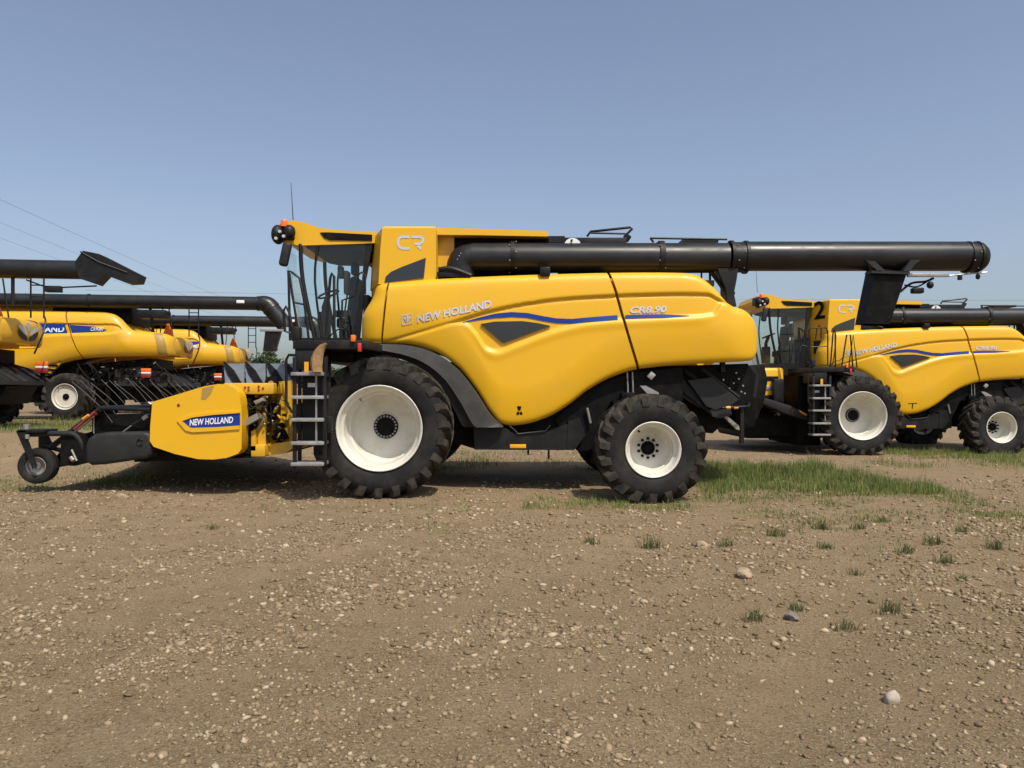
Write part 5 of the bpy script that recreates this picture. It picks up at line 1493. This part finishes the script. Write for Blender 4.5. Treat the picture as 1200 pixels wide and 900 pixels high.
def gp(px, py):
    """ground point seen at a photo pixel, found by walking down the sight line"""
    d = 3.0
    for _ in range(40):
        x = (px - 600) * d / FPX
        d = (CAMZ - Hs(x, d)) * FPX / (py - HOR)
    return (px - 600) * d / FPX, d
def rock(px, py, wpx, label, mm, flat, seed):
    x, y = gp(px, py); r = wpx / 2 * y / FPX
    bm = bmesh.new(); bmesh.ops.create_icosphere(bm, subdivisions=3, radius=1)
    for v in bm.verts:
        n = mnoise.noise(v.co * 1.1 + Vector((seed, 0, 0))) * 0.45 + mnoise.noise(v.co * 2.7 + Vector((0, seed, 0))) * 0.16
        v.co = v.co * (1 + n); v.co = Vector((v.co.x * r, v.co.y * r * 0.8, v.co.z * r * flat))
    m = MB(); m.bm_add(bm)
    o = part('rock', m, mm, None, 40); o.location = (x, y, Hs(x, y) + r * flat * 0.55); o.rotation_euler = (0.1, 0.1, seed)
    tag(o, label, 'rock')
rock(873, 676, 23, 'tan angular rock, largest on the gravel behind the rear wheel', 'rock_tan', 0.62, 1.3)
rock(928, 726, 19, 'dark grey rock on the gravel next to a weed', 'rock_grey', 0.62, 2.1)
rock(1045, 822, 22, 'smooth pale rounded rock alone on the gravel', 'rock_pale', 0.75, 3.7)
rock(822, 641, 15, 'small tan stone beside a row of pebbles near the rear tyre', 'rock_tan', 0.6, 5.1)
rock(144, 584, 12, 'small tan stone just outside the shadow of the pickup header', 'rock_tan', 0.6, 6.3)

# ------------------------------------------------------------------ grass
def blades(x, y, hgt, wid, lean=0.5):
    n = len(x); a = rng.random(n) * 6.283; b = rng.random(n) * 6.283
    z = H(x, y) - 0.005
    base = np.stack([x, y, z], -1)
    side = np.stack([np.cos(a), np.sin(a), np.zeros(n)], -1) * (wid[:, None] / 2)
    ln = np.stack([np.cos(b), np.sin(b), np.zeros(n)], -1) * (hgt * lean * rng.random(n))[:, None]
    up = np.stack([np.zeros(n), np.zeros(n), hgt], -1)
    V = np.stack([base - side, base + side, base + up * 0.55 + ln * 0.35 + side * 0.7, base + up * 0.55 + ln * 0.35 - side * 0.7, base + up + ln], 1).reshape(-1, 3)
    k = (np.arange(n) * 5)[:, None]
    return V, np.concatenate([k + [[0, 1, 2]], k + [[0, 2, 3]], k + [[3, 2, 4]]])
def patch(n, x0, x1, y0, y1, h0, h1, thr, soft=0.15, seed=6, scale=0.9):
    x = x0 + (x1 - x0) * rng.random(n); y = y0 + (y1 - y0) * rng.random(n)
    u = (x - x0) / (x1 - x0); v = (y - y0) / (y1 - y0)
    edge = np.clip(np.minimum(np.minimum(u, 1 - u), np.minimum(v, 1 - v)) * 5, 0, 1)
    nn = 0.55 * vnoise(x, y, scale, seed) + 0.3 * vnoise(x, y, scale * 3, seed + 1) + 0.15 * vnoise(x, y, scale * 9, seed + 2)
    keep = rng.random(n) < sst(thr - soft, thr + soft, nn * (0.35 + 0.65 * edge))
    x, y, nn = x[keep], y[keep], nn[keep]
    h = (h0 + (h1 - h0) * rng.random(len(x)) ** 1.6) * (0.25 + 1.5 * vnoise(x, y, 3.2, seed + 5) ** 1.5)
    return blades(x, y, h, 0.006 + 0.006 * rng.random(len(x)))
Vs, Fs, off = [], [], 0
for a in ((52000, 2.6, 6.5, 11.2, 16.4, 0.04, 0.24, 0.40, 0.22, 6, 1.7), (14000, 4.4, 7.0, 11.2, 13.6, 0.04, 0.15, 0.44, 0.26), (24000, 2.4, 7.2, 8.0, 12.2, 0.015, 0.075, 0.50, 0.24, 9, 1.6), (8000, -0.2, 2.8, 10.0, 12.2, 0.03, 0.11, 0.56, 0.2),
          (9000, 7.0, 14.0, 15.0, 18.5, 0.04, 0.16, 0.52, 0.2), (16000, 9.0, 15.0, 18.0, 22.0, 0.05, 0.18, 0.36), (14000, -9.5, -5.6, 10.8, 14.5, 0.03, 0.12, 0.50), (22000, -17, -9.5, 17.0, 25.0, 0.06, 0.22, 0.36), (9000, -3, 4, 14.8, 20, 0.05, 0.14, 0.5),
          (6000, -4.0, 0.5, 8.2, 11.0, 0.02, 0.07, 0.60), (9000, 2.5, 9.0, 6.5, 10.0, 0.02, 0.08, 0.62)):
    v, f = patch(*a); Vs.append(v); Fs.append(f + off); off += len(v)
me = np_mesh(bpy.data.meshes.new('grass'), np.concatenate(Vs), np.concatenate(Fs))
tag(part('grass', me, 'grass', None, 0), 'short green and straw coloured grass growing in patches on the yard', 'grass', kind='stuff')

WL = 'small green weed tuft growing from the bare gravel'
for px, py, s in ((909, 628, 1.1), (962, 620, 1.2), (1007, 620, 1.0), (1033, 612, 1.0), (967, 643, 0.9), (1062, 648, 1.0), (1093, 638, 1.1), (1107, 660, 1.0), (1167, 644, 1.2), (1042, 718, 1.1), (884, 727, 0.9), (991, 738, 0.8), (933, 716, 0.7), (1127, 623, 0.9), (1004, 674, 0.7), (249, 620, 0.8), (762, 642, 1.5), (694, 638, 1.0), (1128, 680, 0.6), (850, 640, 0.9)):
    x, y = gp(px, py); n = int(70 * s)
    q = np.clip(rng.normal(0, 0.032 * s, (n, 2)), -0.07 * s, 0.07 * s)
    hh = (0.03 + 0.09 * rng.random(n)) * s
    v, f = blades(x + q[:, 0] * 1.3, y + q[:, 1], hh, 0.005 + 0.006 * rng.random(n), 1.0)
    v -= np.array([x, y, Hs(x, y)])
    me = np_mesh(bpy.data.meshes.new('weed_tuft'), v, f)
    o = part('weed_tuft', me, 'weed', None, 0); o.location = (x, y, Hs(x, y))
    tag(o, {(933, 716): 'green weed tuft touching the dark grey rock', (762, 642): 'broad weed tuft standing just in front of the rear tyre'}.get((px, py), WL), 'weed', 'weed tufts on the gravel')
